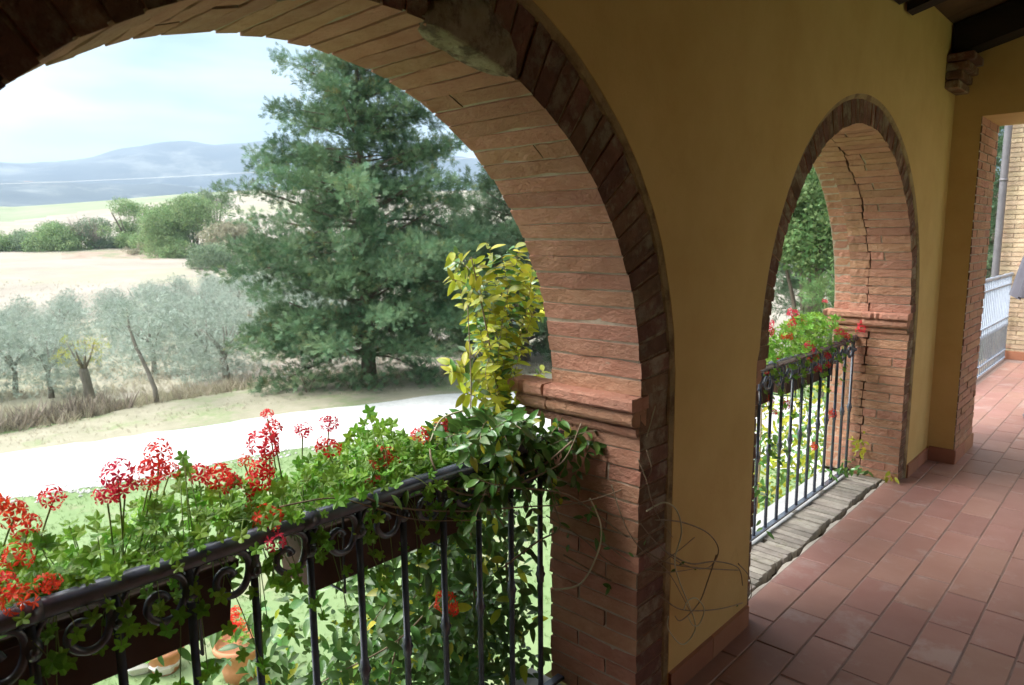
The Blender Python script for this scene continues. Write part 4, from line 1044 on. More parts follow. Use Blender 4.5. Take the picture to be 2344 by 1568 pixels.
for kind, (a, b, c) in jr.items(): place('leaf', mesh('leaf_rest', np.concatenate(a), np.concatenate(b), MT[kind], True, np.concatenate(c)), j2, kind='stuff')
for k in range(9):
    y = 3.8+.17*k; m_ = MB(); m_.tube(smooth_line([(-.9+.05*math.sin(k), y, G), (-.95, y+.1*math.sin(k*2), -1.6), (-.85, y-.08, -.4), (-.9, y+.05, .5)]), .006, 5); m_.build('stem', MT['vstem'], j2, True)

# ------------------------------------------------------------------ trees and bushes
def scatter(T, TF, pos, dirs, nrm, scl, tint):
    """copies of a small template; local x along dirs, local z near nrm"""
    x = dirs/np.linalg.norm(dirs, axis=1, keepdims=True)
    z = nrm - x*(x*nrm).sum(1, keepdims=True); z /= np.maximum(1e-6, np.linalg.norm(z, axis=1, keepdims=True)); y = np.cross(z, x)
    R = np.stack([x, y, z], axis=2)*scl[:, None, None]
    V = np.einsum('nij,kj->nki', R, T) + pos[:, None, :]
    k = len(T); Fs = (TF[None] + (np.arange(len(pos))*k)[:, None, None]).reshape(-1, TF.shape[1])
    return V.reshape(-1, 3), Fs, np.repeat(tint, k)
def spray_template(nb, spread, w, seed, droop=.3, flat=.35):
    r = np.random.default_rng(seed); V = []; Fs = []
    for i in range(nb):
        t0 = .12 + .6*i/nb; a = (1 if i % 2 else -1)*spread*(1-.4*i/nb)*r.uniform(.7, 1.2) if i < nb-1 else 0
        L = r.uniform(.35, .6)*(1-.3*i/nb); o = np.array([t0 if i < nb-1 else .1, 0, -droop*t0*t0]); L = L if i < nb-1 else .9
        d = np.array([math.cos(a), math.sin(a), r.uniform(-flat, flat) - droop*.5]); s = np.array([-math.sin(a), math.cos(a), r.uniform(-.3, .3)])
        b = len(V); V += [o, o + d*L*.5 + s*w, o + d*L, o + d*L*.5 - s*w]; Fs.append((b, b+1, b+2, b+3))
    return np.array(V), np.array(Fs)
SPR = [spray_template(13, .75, .030, i) for i in range(3)]
OSP = [spray_template(8, 1.1, .040, i+9, .1, .9) for i in range(3)]
def leaf_template(n, w, seed):
    r = np.random.default_rng(seed); V = []; Fs = []
    for i in range(n):
        o = r.uniform(-.5, .5, 3); d = r.normal(size=3); d /= np.linalg.norm(d); s = np.cross(d, r.normal(size=3)); s /= np.linalg.norm(s)
        L = r.uniform(.25, .42); b = len(V); V += [o, o+d*L*.5+s*w, o+d*L, o+d*L*.5-s*w]; Fs.append((b, b+1, b+2, b+3))
    return np.array(V), np.array(Fs)
LTP = [leaf_template(9, .10, i) for i in range(3)]
def merge_scatter(items):
    V = []; Fs = []; T = []; b = 0
    for v, f, t in items: V.append(v); Fs.append(f+b); T.append(t); b += len(v)
    return np.concatenate(V), np.concatenate(Fs), np.concatenate(T)

def conifer(label, x, y, H, prof, nbr, per_m, m, seed, group=None, hbase=.6, size=.42, lean=(0, 0), gaps=()):
    z0 = terr(x, y); t = empty('conifer_tree', (x, y, z0), label, 'tree', group)
    r = np.random.default_rng(seed); limb = MB(); pos = []; dr = []; nm = []; sc = []; ti = []
    mb = MB(); mb.tube([(x+lean[0]*h/H, y+lean[1]*h/H, z0-.2+h) for h in np.linspace(0, H*.97, 9)], list(np.interp(np.linspace(0, 1, 9), [0, .1, 1], [.30, .23, .03])), 9); mb.build('trunk', MT['bark'], t, True)
    for i in range(nbr):
        h = hbase + (H-hbase)*((i+r.uniform(0, 1))/nbr)**1.12; az = i*2.39996 + r.uniform(-.5, .5); L = float(np.interp(h/H, *zip(*prof)))*(r.uniform(.72, 1.12) if r.random() < .72 else r.uniform(.35, .7))
        skip = False
        for (h0, h1, a0, a1, pr) in gaps:
            da = (az-a0+PI) % (2*PI)-PI
            if h0 < h < h1 and abs(da) < a1 and r.random() < pr: L *= .45
        if L < .25: L = .25
        c = math.cos(az); s = math.sin(az); rise = r.uniform(-.12, .55)*L; n = 7; P = []
        for k in range(n+1):
            q = k/n; P.append(Vector((x+lean[0]*h/H + c*L*q, y+lean[1]*h/H + s*L*q, z0 + h - .12*L + rise*q - .10*L*q*q*q + .04*L*math.sin(q*5+i))))
        limb.tube(P[:6], [.04*L/3*(1-.9*k/n)+.004 for k in range(6)], 4, False)
        ns = int(L*per_m); btint = r.uniform(0, 1)
        for k in range(ns):
            q = .22 + .78*r.random()**.65; fi = min(n-1, int(q*n)); p = P[fi].lerp(P[fi+1], q*n-fi)
            off = r.normal(size=3)*np.array([1, 1, .55])*np.array([1, 1, .6])*.21*(.5+.5*L/3)
            ct = r.uniform(0, .35)
            for e_ in range(3):
                o2 = r.normal(size=3)*.09; pos.append(np.array(p)+off+o2)
                o_ = r.uniform(.2, .9); dr.append(np.array([c*o_ + r.normal()*.6, s*o_ + r.normal()*.6, r.uniform(-.35, .95)]) + off*.8 + o2*3)
                nm.append(r.normal(size=3)); sc.append(size*r.uniform(.5, 1.05)); ti.append(min(1, max(0, btint*.5 + ct + r.uniform(0, .15))))
    pos, dr, nm, sc, ti = map(np.array, (pos, dr, nm, sc, ti)); its = []
    for k in range(3): its.append(scatter(*SPR[k], pos[k::3], dr[k::3], nm[k::3], sc[k::3], ti[k::3]))
    limb.build('limb', MT['bark'], t, kind='stuff')
    V, Fs, T = merge_scatter(its); o = place('foliage', mesh('foliage', V, Fs, MT[m], False, T), t, kind='stuff')
    return t
def clump_cloud(r, centre, rad, n, shell=.55):
    d = r.normal(size=(n, 3)); d /= np.linalg.norm(d, axis=1, keepdims=True)
    q = (shell + (1-shell)*r.random((n, 1)))
    return np.array(centre) + d*q*np.array(rad), d
def bushy(r, blobs, dens, size, tmpl, upb=.3):
    its = []
    for (c, rad) in blobs:
        n = max(8, int(dens*(rad[0]*rad[1]+rad[0]*rad[2]+rad[1]*rad[2])*4)); p, d = clump_cloud(r, c, rad, n)
        tt = np.clip(r.random()*.5 + r.random(n)*.5, 0, 1); dd = d + r.normal(size=(n, 3))*.7; dd[:, 2] += upb
        k = r.integers(0, len(tmpl)); its.append(scatter(*tmpl[k], p, dd, r.normal(size=(n, 3))+np.array([0, 0, .8]), size*r.uniform(.6, 1.3, n), tt))
    return merge_scatter(its)
def blobs_for(r, W, H, h0, n, squash=1.0):
    out = []
    for i in range(n):
        a = r.uniform(0, 2*PI); q = r.random()**.6; hh = r.random()
        k = W*.5*q*math.sqrt(max(.05, 1-(2*hh-.85)**2*.8)); s = r.uniform(.16, .30)*W
        out.append(((k*math.cos(a), k*math.sin(a)*squash, h0+(H-h0)*(.12+.72*hh)), (s, s*squash, s*.72)))
    return out

# the big conifer and its neighbour
cx, cy = -18.8, 13.99
prof = [(0,2.4),(.06,3.1),(.12,3.6),(.22,4.1),(.33,4.3),(.47,4.3),(.55,3.4),(.63,3.1),(.72,2.9),(.80,2.4),(.87,1.3),(.93,.7),(1,.2)]
vaz = math.atan2(-cy, CAM.x-cx)
conifer('big dense green conifer behind the gravel road, filling the right half of the arch', cx, cy, 12.6, prof, 250, 23, 'cedar', 5, hbase=1.3, size=.36,
        gaps=[(5.3, 8.2, vaz, .55, .85), (8.2, 10.5, vaz-.25, .9, .7), (.3, 1.7, vaz, .7, .9)])
x2, y2 = uvw(29, .5)
conifer('darker conifer partly hidden behind the big conifer and the jasmine', x2, y2, 9.4, [(0,3.2),(.2,3.8),(.5,3.4),(.75,2.4),(1,.3)], 150, 13, 'cedar2', 8, hbase=.8, size=.5)
x3, y3 = uvw(34, -2.4)
conifer('dark spreading conifer behind the trunk of the big conifer', x3, y3, 6.5, [(0,2.6),(.3,4.0),(.7,2.6),(1,.4)], 90, 10, 'cedar2', 18, hbase=1.2, size=.55)
def bush(label, x, y, W, H, m, seed, dens=5, size=.5, name='bush', cat='bush', group=None, n=14, squash=1, h0=.1, trunk=False, tmpl=None, stems=5):
    z0 = terr(x, y); t = empty(name, (x, y, z0), label, cat, group); r = np.random.default_rng(seed)
    V, Fs, T = bushy(r, blobs_for(r, W, H, h0*H, n, squash), dens, size, tmpl or LTP)
    mb = MB()
    for k in range(stems):
        a = r.uniform(0, 6.28); mb.tube([(x, y, z0-.1), (x+W*.1*math.cos(a), y+W*.1*math.sin(a), z0+H*.35), (x+W*.25*math.cos(a), y+W*.25*math.sin(a), z0+H*.7)], [.03*H/2, .02*H/2, .008*H/2], 5)
    mb.build('trunk' if trunk else 'stem', MT['bark'], t)
    place('foliage', mesh('foliage', V+np.array([x, y, z0]), Fs, MT[m], False, T), t, kind='stuff'); return t
# low shoots of the conifer at its foot
for k, (px, v_, W) in enumerate([(22.0,-6.6,1.7),(22.4,-5.3,1.5),(22.6,-4.3,1.7),(23.2,-3.2,1.4)]):
    bx, by = uvw(px, v_)
    bush(['low spreading green shrub left of the foot of the big conifer','low green shrub in front of the trunk of the big conifer','low green shrub just right of the trunk of the big conifer','small low shrub right of the foot of the big conifer'][k], bx, by, W, .95-.15*(k > 1), 'cedar', 30+k, 16, .28, n=9, tmpl=SPR)

# olive grove
OLM = []
for v in range(5):
    r = np.random.default_rng(50+v); V, Fs, T = bushy(r, blobs_for(r, 3.9, 3.2, -.25, 24), 8.5, .25, OSP)
    fm = mesh('foliage', V, Fs, MT['olive'], False, T)
    mb = MB(); a = r.uniform(0, 6.28)
    for s_ in range(1 if v < 4 else 2):
        o_ = s_*.28; mb.tube([(o_,0,-.15),(o_+.03*math.cos(a),.03,.35),(o_+.10*math.cos(a),.10*math.sin(a),.9),(o_+.02,.12,1.5),(o_,.1,2.3)], [.12,.10,.085,.06,.02], 7)
        for b in range(4):
            an = a+b*1.6; mb.tube([(o_+.08*math.cos(a),.08*math.sin(a),1.0+.1*b),(o_+.5*math.cos(an),.5*math.sin(an),1.7),(o_+1.0*math.cos(an),1.0*math.sin(an),2.2)], [.05,.03,.01], 5)
    OLM.append((fm, mesh('trunk', mb.V, mb.F, MT['obark'], True)))
def olive(label, x, y, v, s, rot, group='olive trees in the grove', fol=None, sz=None):
    t = empty('olive_tree', (x, y, terr(x, y)), label, 'tree', group)
    W = Matrix.Translation((x, y, terr(x, y))) @ Matrix.Rotation(rot, 4, 'Z') @ Matrix.Diagonal((s, s, sz or s, 1))
    place('foliage', OLM[v][0], t, W, 'stuff'); place('trunk', OLM[v][1], t, W); return t
near_ol = [('silvery olive tree with the twin dark trunk left of the big conifer', -24.4, 11.4, 4, 1.02, 0),
 ('olive tree just left of the yellowing tree, on a short dark trunk', -25.9, 6.15, 1, 1.0, 1),
 ('olive tree with a thin dark trunk, second to the left of the yellowing tree', -27.6, 5.5, 2, 1.05, 2),
 ('leftmost of the front olive trees, low grey crown at the photo edge', -27.9, 3.9, 3, 1.12, 3),
 ('olive tree standing behind the slender leaning trunk', -28.3, 10.3, 0, 1.12, 4),
 ('olive tree in the gap between the slender leaning trunk and the twin trunk', -27.2, 12.0, 1, 1.1, 5)]
taken = []
for lb, x, y, v, s, rt_ in near_ol: olive(lb, x, y, v, s*.86, rt_, sz=s*.84); taken.append((x, y))
# slender leaning olive close to the verge
x, y = -21.0, 7.76; t = empty('olive_tree', (x, y, G), 'tall olive tree with a long slender grey leaning trunk by the dry grass', 'tree', 'olive trees in the grove')
mb = MB(); lx, ly = -.45, -.42
mb.tube([(x,y,G-.1),(x+.05*lx,y+.05*ly,G+.4),(x+.35*lx,y+.35*ly,G+1.0),(x+.8*lx,y+.8*ly,G+1.7),(x+1.05*lx,y+1.05*ly,G+2.3),(x+1.1*lx,y+1.1*ly,G+2.9)], [.085,.07,.06,.05,.035,.012], 7)
mb.build('trunk', MT['obark'], t, True)
r = np.random.default_rng(77); V, Fs, T = bushy(r, blobs_for(r, 3.1, 3.3, 1.35, 15), 7, .27, OSP)
place('foliage', mesh('foliage', V+np.array([x+lx, y+ly, G]), Fs, MT['olive'], False, T), t, kind='stuff'); taken.append((x, y))
# yellowing pollarded tree
x, y = -24.4, 6.9; zt_ = terr(x, y); t = empty('yellow_tree', (x, y, zt_), 'small pollarded tree with yellow green leaves and a stout grey trunk', 'tree')
mb = MB(); mb.tube([(x,y,zt_-.1),(x-.02,y-.05,zt_+.5),(x-.03,y-.12,zt_+.95),(x-.0,y-.12,zt_+1.05)], [.17,.14,.15,.11], 8)
for an in range(7):
    a = an*.9; mb.tube([(x,y-.1,zt_+.95),(x+.22*math.cos(a),y-.1+.22*math.sin(a),zt_+1.4),(x+.4*math.cos(a),y-.1+.42*math.sin(a),zt_+1.95)], [.05,.03,.01], 5)
mb.build('trunk', MT['obark'], t, True)
r = np.random.default_rng(78); V, Fs, T = bushy(r, [((.62*math.cos(a), .62*math.sin(a)*.95, 1.25+.5*h), (.22,.22,.38)) for a, h in [(0,1),(.9,.6),(1.8,1.1),(2.7,.2),(3.6,.9),(4.5,.3),(5.4,1.2)]] + [((0,0,1.6),(.3,.3,.45))], 14, .22, OSP)
place('foliage', mesh('foliage', V+np.array([x, y-.1, zt_]), Fs, MT['yolive'], False, T), t, kind='stuff'); taken.append((x, y))
r2 = random.Random(21); n_ol = 0
ORD = ['first','second','third','fourth','fifth','sixth','seventh','eighth','ninth','tenth','eleventh','twelfth','thirteenth','fourteenth','fifteenth','sixteenth','seventeenth','eighteenth','nineteenth','twentieth']
for iu in range(18):
    u = 28.5 + iu*4.5
    col_n = 0
    for iv in range(-36, 8):
        v = iv*3.9 + iu*1.25 + r2.uniform(-.4, .4); uu = u + r2.uniform(-.6, .6)
        if not (-.80 < v/uu < -.24): continue
        lim = 52 + 42*min(1, max(0, (v/uu+.74)/.36))
        if uu > lim: continue
        x, y = uvw(uu, v)
        if any(math.hypot(x-a, y-b) < 2.9 for a, b in taken): continue
        s = r2.uniform(.62, .84); n_ol += 1
        col_n += 1; olive('grey green olive tree in the %s row behind the front ones, %s from the left' % (ORD[iu], ORD[col_n-1]), x, y, r2.randrange(5) if uu < 50 else r2.randrange(4), s, r2.uniform(0, 6.28))
print('olive trees', n_ol)

# bushes and small trees along the gully beyond the grove
def gl(px, py_base, u):
    """ground point u metres out in the direction of photo column px"""
    return uvw(u, u*(px-1172)/F_PX)
for (lb, px, u, W, H, m, dens, size, sq, n) in [
 ('largest rounded green tree cluster in the gully, left of the big conifer', 455, 144, 16.5, 12.8, 'shrubg', 1.5, .95, 1, 34),
 ('tall narrow light green tree in the gully, left of the largest cluster', 305, 163, 11.5, 11.4, 'shrubg', 1.8, .9, 1, 24),
 ('dark green bush at the left foot of the tall light green gully tree', 238, 162, 10.0, 7.0, 'shrubd', 1.8, 1.0, 1, 14),
 ('low green bush between the two tallest gully trees', 372, 160, 12.0, 5.6, 'shrubg', 1.8, .9, 1, 12),
 ('dull brownish bush in front of the big conifer, right end of the gully', 548, 128, 11.0, 7.6, 'shrubt', 1.8, .9, 1, 16),
 ('dark green bush behind the brownish one at the right end of the gully', 568, 152, 11.0, 8.0, 'shrubd', 1.6, 1.1, 1, 14),
 ('low green bush below the brownish one at the grove edge', 500, 116, 10.0, 3.0, 'shrubd', 2.0, .8, 1, 12),
 ('low dark bush on the left part of the gully hedge', 155, 160, 15.0, 4.2, 'shrubg', 1.8, .9, .8, 16),
 ('low dark bush in the gully hedge near the left photo edge', 95, 160, 14.0, 3.4, 'shrubd', 1.6, 1.0, .8, 14),
 ('low green bush at the very left end of the gully hedge', 15, 158, 14.0, 2.6, 'shrubg', 1.6, 1.0, .8, 14),
 ('small round dark bush on the pale bank of the gully', 318, 150, 4.2, 2.8, 'shrubt', 3, .7, 1, 8),
 ('small olive drab bush on the bank left of the largest cluster', 392, 148, 4.2, 2.4, 'shrubt', 3, .7, 1, 8),
 ('pale ragged tree top showing above the largest cluster', 508, 176, 8.0, 15.5, 'shrubd', .9, 1.2, 1, 12),
]:
    x, y = gl(px, 0, u); bush(lb, x, y, W, H, m, int(px+u), dens, size, n=n, squash=sq, group='bushes along the gully', h0=-.12 if 'top' not in lb else .5)
# bare grey shrubs
for k, (px, u) in enumerate([(192, 158), (228, 160)]):
    x, y = gl(px, 0, u); z0 = terr(x, y); t = empty('bare_shrub', (x, y, z0), ['leafless pale shrub at the left of the gully trees', 'leafless pale shrub against the dark gully bush'][k], 'bush', 'leafless shrubs in the gully')
    mb = MB(); r = random.Random(k+3)
    for i in range(70):
        a = r.uniform(0, 6.28); R_ = r.uniform(.8, 3.4); h = r.uniform(4, 7.6)
        mb.tube([(x, y, z0), (x+R_*.3*math.cos(a), y+R_*.3*math.sin(a), z0+h*.5), (x+R_*math.cos(a), y+R_*math.sin(a), z0+h)], [.07, .04, .02], 3, False)
    mb.build('twig', MT['twig'], t, kind='stuff')
# light green tree and hanging conifer seen through the second arch
x, y = uvw(24, 24*.425); bush('bright green broadleaf tree seen through the second arch', x, y, 4.6, 7.6, 'bright', 201, 8, .5, 'tree', 'tree', n=22, h0=.5, trunk=True)
x, y = uvw(20, 20*.452); bush('pale green hanging tree beside the brick edge of the second arch', x, y, 1.9, 3.9, 'bright', 202, 16, .4, 'tree', 'tree', n=16, h0=.12, trunk=True, tmpl=SPR)
x, y = uvw(34, 34*.44); conifer('dark conifer behind the bright tree in the second arch', x, y, 12, [(0,2.8),(.4,3.4),(.8,2),(1,.3)], 110, 10, 'cedar2', 208, size=.6, hbase=2)
x, y = uvw(17.5, 17.5*.69); conifer('green conifer seen between the doorway and the grey downspout', x, y, 8.2, [(0,1.8),(.5,1.9),(.8,1.2),(1,.3)], 130, 14, 'cedar2', 210, size=.4, hbase=.8)
x, y = uvw(60, 60*.66); bush('pale green tree far behind the doorway railing', x, y, 10, 9, 'bright', 212, 2.5, .9, 'tree', 'tree', n=18, h0=.2, trunk=True)

# ------------------------------------------------------------------ dry grass
def blades(n, seed):
    r = np.random.default_rng(seed); V = []; Fs = []
    for i in range(n):
        a = r.uniform(0, 6.28); o = r.normal(size=2)*.12; L = r.uniform(.6, 1.1); k = r.uniform(.05, .35); w = .018
        b = len(V); V += [np.array([0, o[0]-w, o[1]]), np.array([0, o[0]+w, o[1]]), np.array([L, o[0]+k*math.cos(a), o[1]+k*math.sin(a)]), np.array([L*.6, o[0]+k*.5*math.cos(a)-w*.7, o[1]+k*.5*math.sin(a)])]
        Fs.append((b, b+1, b+2, b+3))
    return np.array(V), np.array(Fs)
BL = [blades(9, i) for i in range(3)]
def tufts(name, label, pts, smin, smax, m, seed, lean=.25):
    r = np.random.default_rng(seed); pos = np.array([(x, y, terr(x, y)-.01) for x, y in pts]); n = len(pos)
    d = np.stack([r.normal(size=n)*lean, r.normal(size=n)*lean, np.ones(n)], 1); its = []
    sc = r.uniform(smin, smax, n); tt = r.random(n); nm = r.normal(size=(n, 3))
    for k in range(3): its.append(scatter(*BL[k], pos[k::3], d[k::3], nm[k::3], sc[k::3], tt[k::3]))
    V, Fs, T = merge_scatter(its); o = place(name, mesh(name, V, Fs, MT[m], False, T)); tag(o, label, kind='stuff'); return o
r3 = random.Random(5)
def along(P, n, w0, w1, cond=lambda x, y: True):
    out = []; seg = [(a, b, math.hypot(b[0]-a[0], b[1]-a[1])) for a, b in zip(P[:-1], P[1:])]; T_ = sum(s[2] for s in seg)
    while len(out) < n:
        q = r3.random()*T_
        for a, b, L in seg:
            if q <= L: break
            q -= L
        x = a[0]+(b[0]-a[0])*q/L; y = a[1]+(b[1]-a[1])*q/L
        w = r3.uniform(w0, w1) if w0 != w1 else w0; nx_, ny_ = -(b[1]-a[1])/L, (b[0]-a[0])/L
        p = (x + nx_*w, y + ny_*w)
        if cond(*p): out.append(p)
    return out
vf = verge_far
tufts('dry_grass', 'tall straw coloured dry grass along the far side of the verge', along(vf, 3600, -.1, 1.9), .14, .52, 'straw', 1, .4)
tufts('dry_weeds', 'dark brown dead weeds mixed into the dry grass left of the slender olive', along([(-24,-8),(-21.6,0),(-20.5,3.6),(-20.4,5.0),(-20.9,7.0)], 900, -.1, .9), .2, .8, 'weed', 2, .4)
pts = []
while len(pts) < 9000:
    uu = 20 + 75*r3.random()**1.7; vv = uu*r3.uniform(-.85, -.15); x, y = uvw(uu, vv)
    if x < -20.6 - .1*(y-3)*0 and (math.sin(x*1.3)*math.sin(y*1.1+2) > -.3): pts.append((x, y))
tufts('stubble_grass', 'short pale stubble under the olive trees', pts, .10, .34, 'straw', 3, .5)
pts = []
while len(pts) < 9000:
    x = r3.uniform(-22, -1.5); y = r3.uniform(-6, 14)
    if in_view(x, y, G)[0] and x > np.interp(y, [-6, 0, 2.6, 4.3, 7.3, 9.6, 11.8, 13.4], [-16.4, -15.2, -14.6, -14, -13.6, -12.9, -11.2, -8]) + .05: pts.append((x, y))
tufts('lawn_grass', 'short pale green grass of the lawn', pts, .05, .11, 'grassb', 6, .6)
pts = along(list(zip(*[(a, b) for a, b in [([p[0]-1.2 for p in verge_far], [p[1] for p in verge_far])]][0])) if False else [(p[0]+1.4, p[1]) for p in verge_far[:8]], 2600, -1.3, 1.3)
tufts('verge_grass', 'low dry tufts on the verge beside the road', [(x, y) for x, y in pts], .04, .13, 'straw', 7, .6)
# loose gravel along the near edge of the road
mb = MB(); rr_ = random.Random(8)
for p in along(near_edge[2:9], 900, -.5, .35):
    s = rr_.uniform(.02, .05); z = G+.01; a = rr_.random()*6
    V = [(p[0]+s*math.cos(a+k*1.57)*rr_.uniform(.7,1.2), p[1]+s*math.sin(a+k*1.57)*rr_.uniform(.7,1.2), z) for k in range(4)] + [(p[0], p[1], z+s*.8)]
    mb.add(V, [(0,1,4),(1,2,4),(2,3,4),(3,0,4)])
o = mb.build('gravel_stones', MT['stone']); tag(o, 'loose grey pebbles scattered along the near road edge', kind='stuff')

# ------------------------------------------------------------------ things on the ground below the railing
def pot(label, x, y, R, H, m, group=None, plant=None, seed=0):
    t = empty('flower_pot', (x, y, G), label, 'flower pot', group); mb = MB()
    mb.lathe([(R*.68, 0), (R*.8, H*.4), (R*.95, H*.82), (R*1.06, H*.84), (R*1.08, H), (R*.96, H), (R*.93, H*.9), (R*.02, H*.9)], (x, y, G), 20); mb.build('pot_body', MT[m], t, True)
    r = random.Random(seed)
    if plant:
        for i in range(60):
            place('leaf', GL[i % 5], t, orient((x+r.gauss(0, R*.5), y+r.gauss(0, R*.5), G+H+r.uniform(0, R*.8)), (r.gauss(0, .5), r.gauss(0, .5), 1), r.uniform(0, 6), .09))
        for i in range(9):
            me = FH['petal'][i % 4] if plant == 'red' else PKH[i % 2]
            place('flower_head', me, t, orient((x+r.gauss(0, R*.5), y+r.gauss(0, R*.5), G+H+R*.7+r.uniform(0, .08)), (.3, -.3, 1), r.uniform(0, 6), 1.9))
    return t
PKH = [flower_head('pink', 31), flower_head('pink', 32)]
pot('large terracotta pot of red flowers on the ground below the railing', -6.0, 3.15, .26, .42, 'pot', plant='red', seed=2)
pot('terracotta pot of pink flowers on the ground beside the white stones', -6.75, 2.62, .20, .28, 'pot', plant='pink', seed=3)
for k, (dx, dy, s) in enumerate([(0, 0, .26), (.28, .16, .17), (-.22, .24, .2)]):
    r = random.Random(k+40); mb = MB(); V = []; n = 7
    for i in range(n):
        for j in range(5):
            ph = PI*j/4; a = 2*PI*i/n; q = s*r.uniform(.85, 1.1); V.append((-7.0+dx+q*math.sin(ph)*math.cos(a), 2.45+dy+q*math.sin(ph)*math.sin(a), G+.10+q*.6*math.cos(ph)))
    Fs = [(i*5+j, ((i+1) % n)*5+j, ((i+1) % n)*5+j+1, i*5+j+1) for i in range(n) for j in range(4)]
    o = place('white_stone', mesh('white_stone', V, Fs, MT['stone'])); tag(o, ['largest of the three white stones below the railing', 'white stone nearest the pink flower pot', 'white stone at the back left of the three'][k], 'stone', 'white stones below the railing')

# ------------------------------------------------------------------ house beyond the terrace
bb = empty('brick_house', (.9, 11, 0), 'pale brick house wall at the end of the far terrace', 'house')
mb = MB(); mb.box(-.43, 4, 11.012, 13.5, G, 6.5); mb.build('wall_core', MT['mortar'], bb)
restb = Rest(); c = 0; z = .02
while z < 6.4:
    x = -.43 - (.125 if c % 2 else 0)*0
    ofs = 0 if c % 2 else -.125; xx = -.43 + ofs
    while xx < 2.6:
        a = max(xx, -.43); b = xx+.25-.009
        if b-a > .03:
            me = bm_get(round(b-a, 3), .050, .05, 0, 'pbrick')
            X = Vector((-1, 0, 0)); Z = Vector((0, 1, 0)); Y = Z.cross(X); mw = Matrix((X, Y, Z)).transposed().to_4x4(); mw.translation = (a, 10.999+random.uniform(-.003, .003), z+.03)
            if xx < .1 and z < 3.1: place('brick', me, bb, mw)
            else: restb.put(me, mw)
        xx += .25
    z += .0595; c += 1
place('brick', mesh('brick_rest', restb.mb.V, restb.mb.F, MT['pbrick']), bb, kind='stuff')
skirting(bb, (-.30, 10.993, 0), (2.5, 10.993, 0), (0, -1, 0), .11)
m_ = MB(); m_.tube([(-.455, 10.90, z) for z in (G, -1, 0, 1, 2, 3, 4, 6)], .043, 14); m_.build('downspout', MT['pipe'], bb, True)
for z in (.4, 2.3):
    m_ = MB(); m_.tube([(-.455, 10.90, z-.015), (-.455, 10.90, z+.015)], .05, 14); m_.build('pipe_clamp', MT['pipe'], bb, True)
# terrace edge under the grey railing
o = MB().bbox(-.50, -.306, YC1+.001, 11.0, G, -.004, .01).build('terrace_parapet', MT['render']); tag(o, 'low wall carrying the edge of the far terrace', 'wall')
# folded parasol
pa = empty('folded_parasol', (.50, 7.5, 0), 'folded pale grey parasol at the right edge on the far terrace', 'parasol')
V = []; n = 40; lv = [(1.07,.29),(1.12,.285),(1.4,.23),(1.8,.12),(2.2,.06),(2.45,.02)]
for z, R_ in lv:
    for k in range(n): a = 2*PI*k/n; q = R_*(1+.14*math.cos(8*a)*(1 if z < 2.2 else .3)); V.append((.50+q*math.cos(a), 7.5+q*math.sin(a), z + (.02*math.cos(8*a) if z < 1.1 else 0)))
Fs = [(i*n+k, i*n+(k+1) % n, (i+1)*n+(k+1) % n, (i+1)*n+k) for i in range(len(lv)-1) for k in range(n)]
place('canopy', mesh('canopy', V, Fs, MT['canvas'], True), pa)
m_ = MB(); m_.tube([(.50,7.5,.05),(.50,7.5,2.5)], .024, 10); m_.build('pole', MT['wood'], pa, True)
m_ = MB(); m_.lathe([(.14,0),(.15,.03),(.13,.06),(.06,.09),(.04,.2),(.03,.25)], (.50,7.5,.002), 18); m_.build('base', MT['pipe'], pa, True)

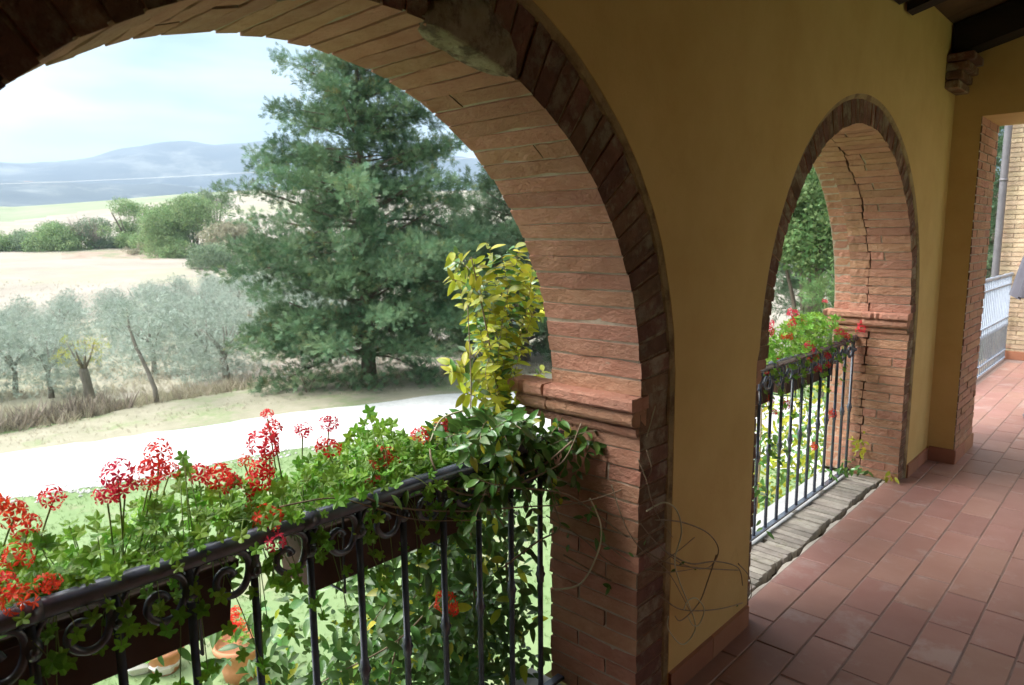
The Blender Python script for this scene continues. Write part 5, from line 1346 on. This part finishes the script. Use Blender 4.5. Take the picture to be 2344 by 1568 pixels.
# ------------------------------------------------------------------ overhead wire, far houses
pA = uvw(95, -95*.80); pB = uvw(60, 60*.25)
q = []
for i in range(41):
    t_ = i/40; x = pA[0]+(pB[0]-pA[0])*t_; y = pA[1]+(pB[1]-pA[1])*t_; q.append((x, y, 9.4 + (9.6-9.4)*t_ - 1.0*4*t_*(1-t_)*.6))
m_ = MB(); m_.tube(q, .016, 4, False); o = m_.build('overhead_wire', MT['wire']); tag(o, 'thin white overhead wire crossing the valley', 'wire')
r = random.Random(12)
WH = None
HL = ['left of all the others', 'second from the left edge', 'above the left part of the wire', 'right beside the cluster of four', 'just right of the cluster', 'alone where the ridge starts to rise', 'left of three in the blue valley', 'middle of three in the blue valley', 'right of three in the blue valley', 'lower down the slope below the ridge houses']
for k, (px, u, dz) in enumerate([(20,2560,0),(48,2580,0),(95,2600,0),(118,2610,0),(150,2590,0),(255,2700,-10),(470,1500,0),(505,1550,0),(540,1480,0),(95,2300,-20)]):
    x, y = gl(px, 0, u); z0 = terr(x, y); L = r.uniform(14, 30); W_ = r.uniform(9, 13); H_ = r.uniform(7, 11)
    t = empty('far_house', (x, y, z0), '', 'house', 'tiny white houses on the far ridge'); a = r.uniform(-.5, .5)+YAW; R_ = Matrix.Translation((x, y, z0)) @ Matrix.Rotation(a, 4, 'Z')
    t['label'] = 'tiny white far house with a tiled roof, ' + HL[k]
    mb = MB(); mb.box(-L/2, L/2, -W_/2, W_/2, -6, H_); place('wall', mesh('wall', mb.V, mb.F, MT['whitewall']), t, R_)
    mb = MB(); mb.add([(-L/2-1,-W_/2-1,H_),(L/2+1,-W_/2-1,H_),(L/2+1,W_/2+1,H_),(-L/2-1,W_/2+1,H_),(-L/2,0,H_+3),(L/2,0,H_+3)], [(0,1,5,4),(2,3,4,5),(1,2,5),(3,0,4)]); place('roof', mesh('roof', mb.V, mb.F, MT['roof']), t, R_)

# ------------------------------------------------------------------ the air of the valley
hz = MB().box(-7000, 7000, -7000, 7000, -60, 640).build('haze', None)
hm = bpy.data.materials.new('haze'); hm.use_nodes = True; n_ = hm.node_tree.nodes
for q_ in list(n_):
    if q_.type != 'OUTPUT_MATERIAL': n_.remove(q_)
pv = n_.new('ShaderNodeVolumePrincipled'); pv.inputs['Color'].default_value = (.62, .78, 1, 1); pv.inputs['Density'].default_value = HAZE = .00020; pv.inputs['Anisotropy'].default_value = .2
hm.node_tree.links.new(pv.outputs[0], n_['Material Output'].inputs['Volume'] if 'Material Output' in n_ else [q for q in n_ if q.type == 'OUTPUT_MATERIAL'][0].inputs['Volume'])
hz.data.materials.append(hm); tag(hz, 'pale blue valley haze', kind='stuff')
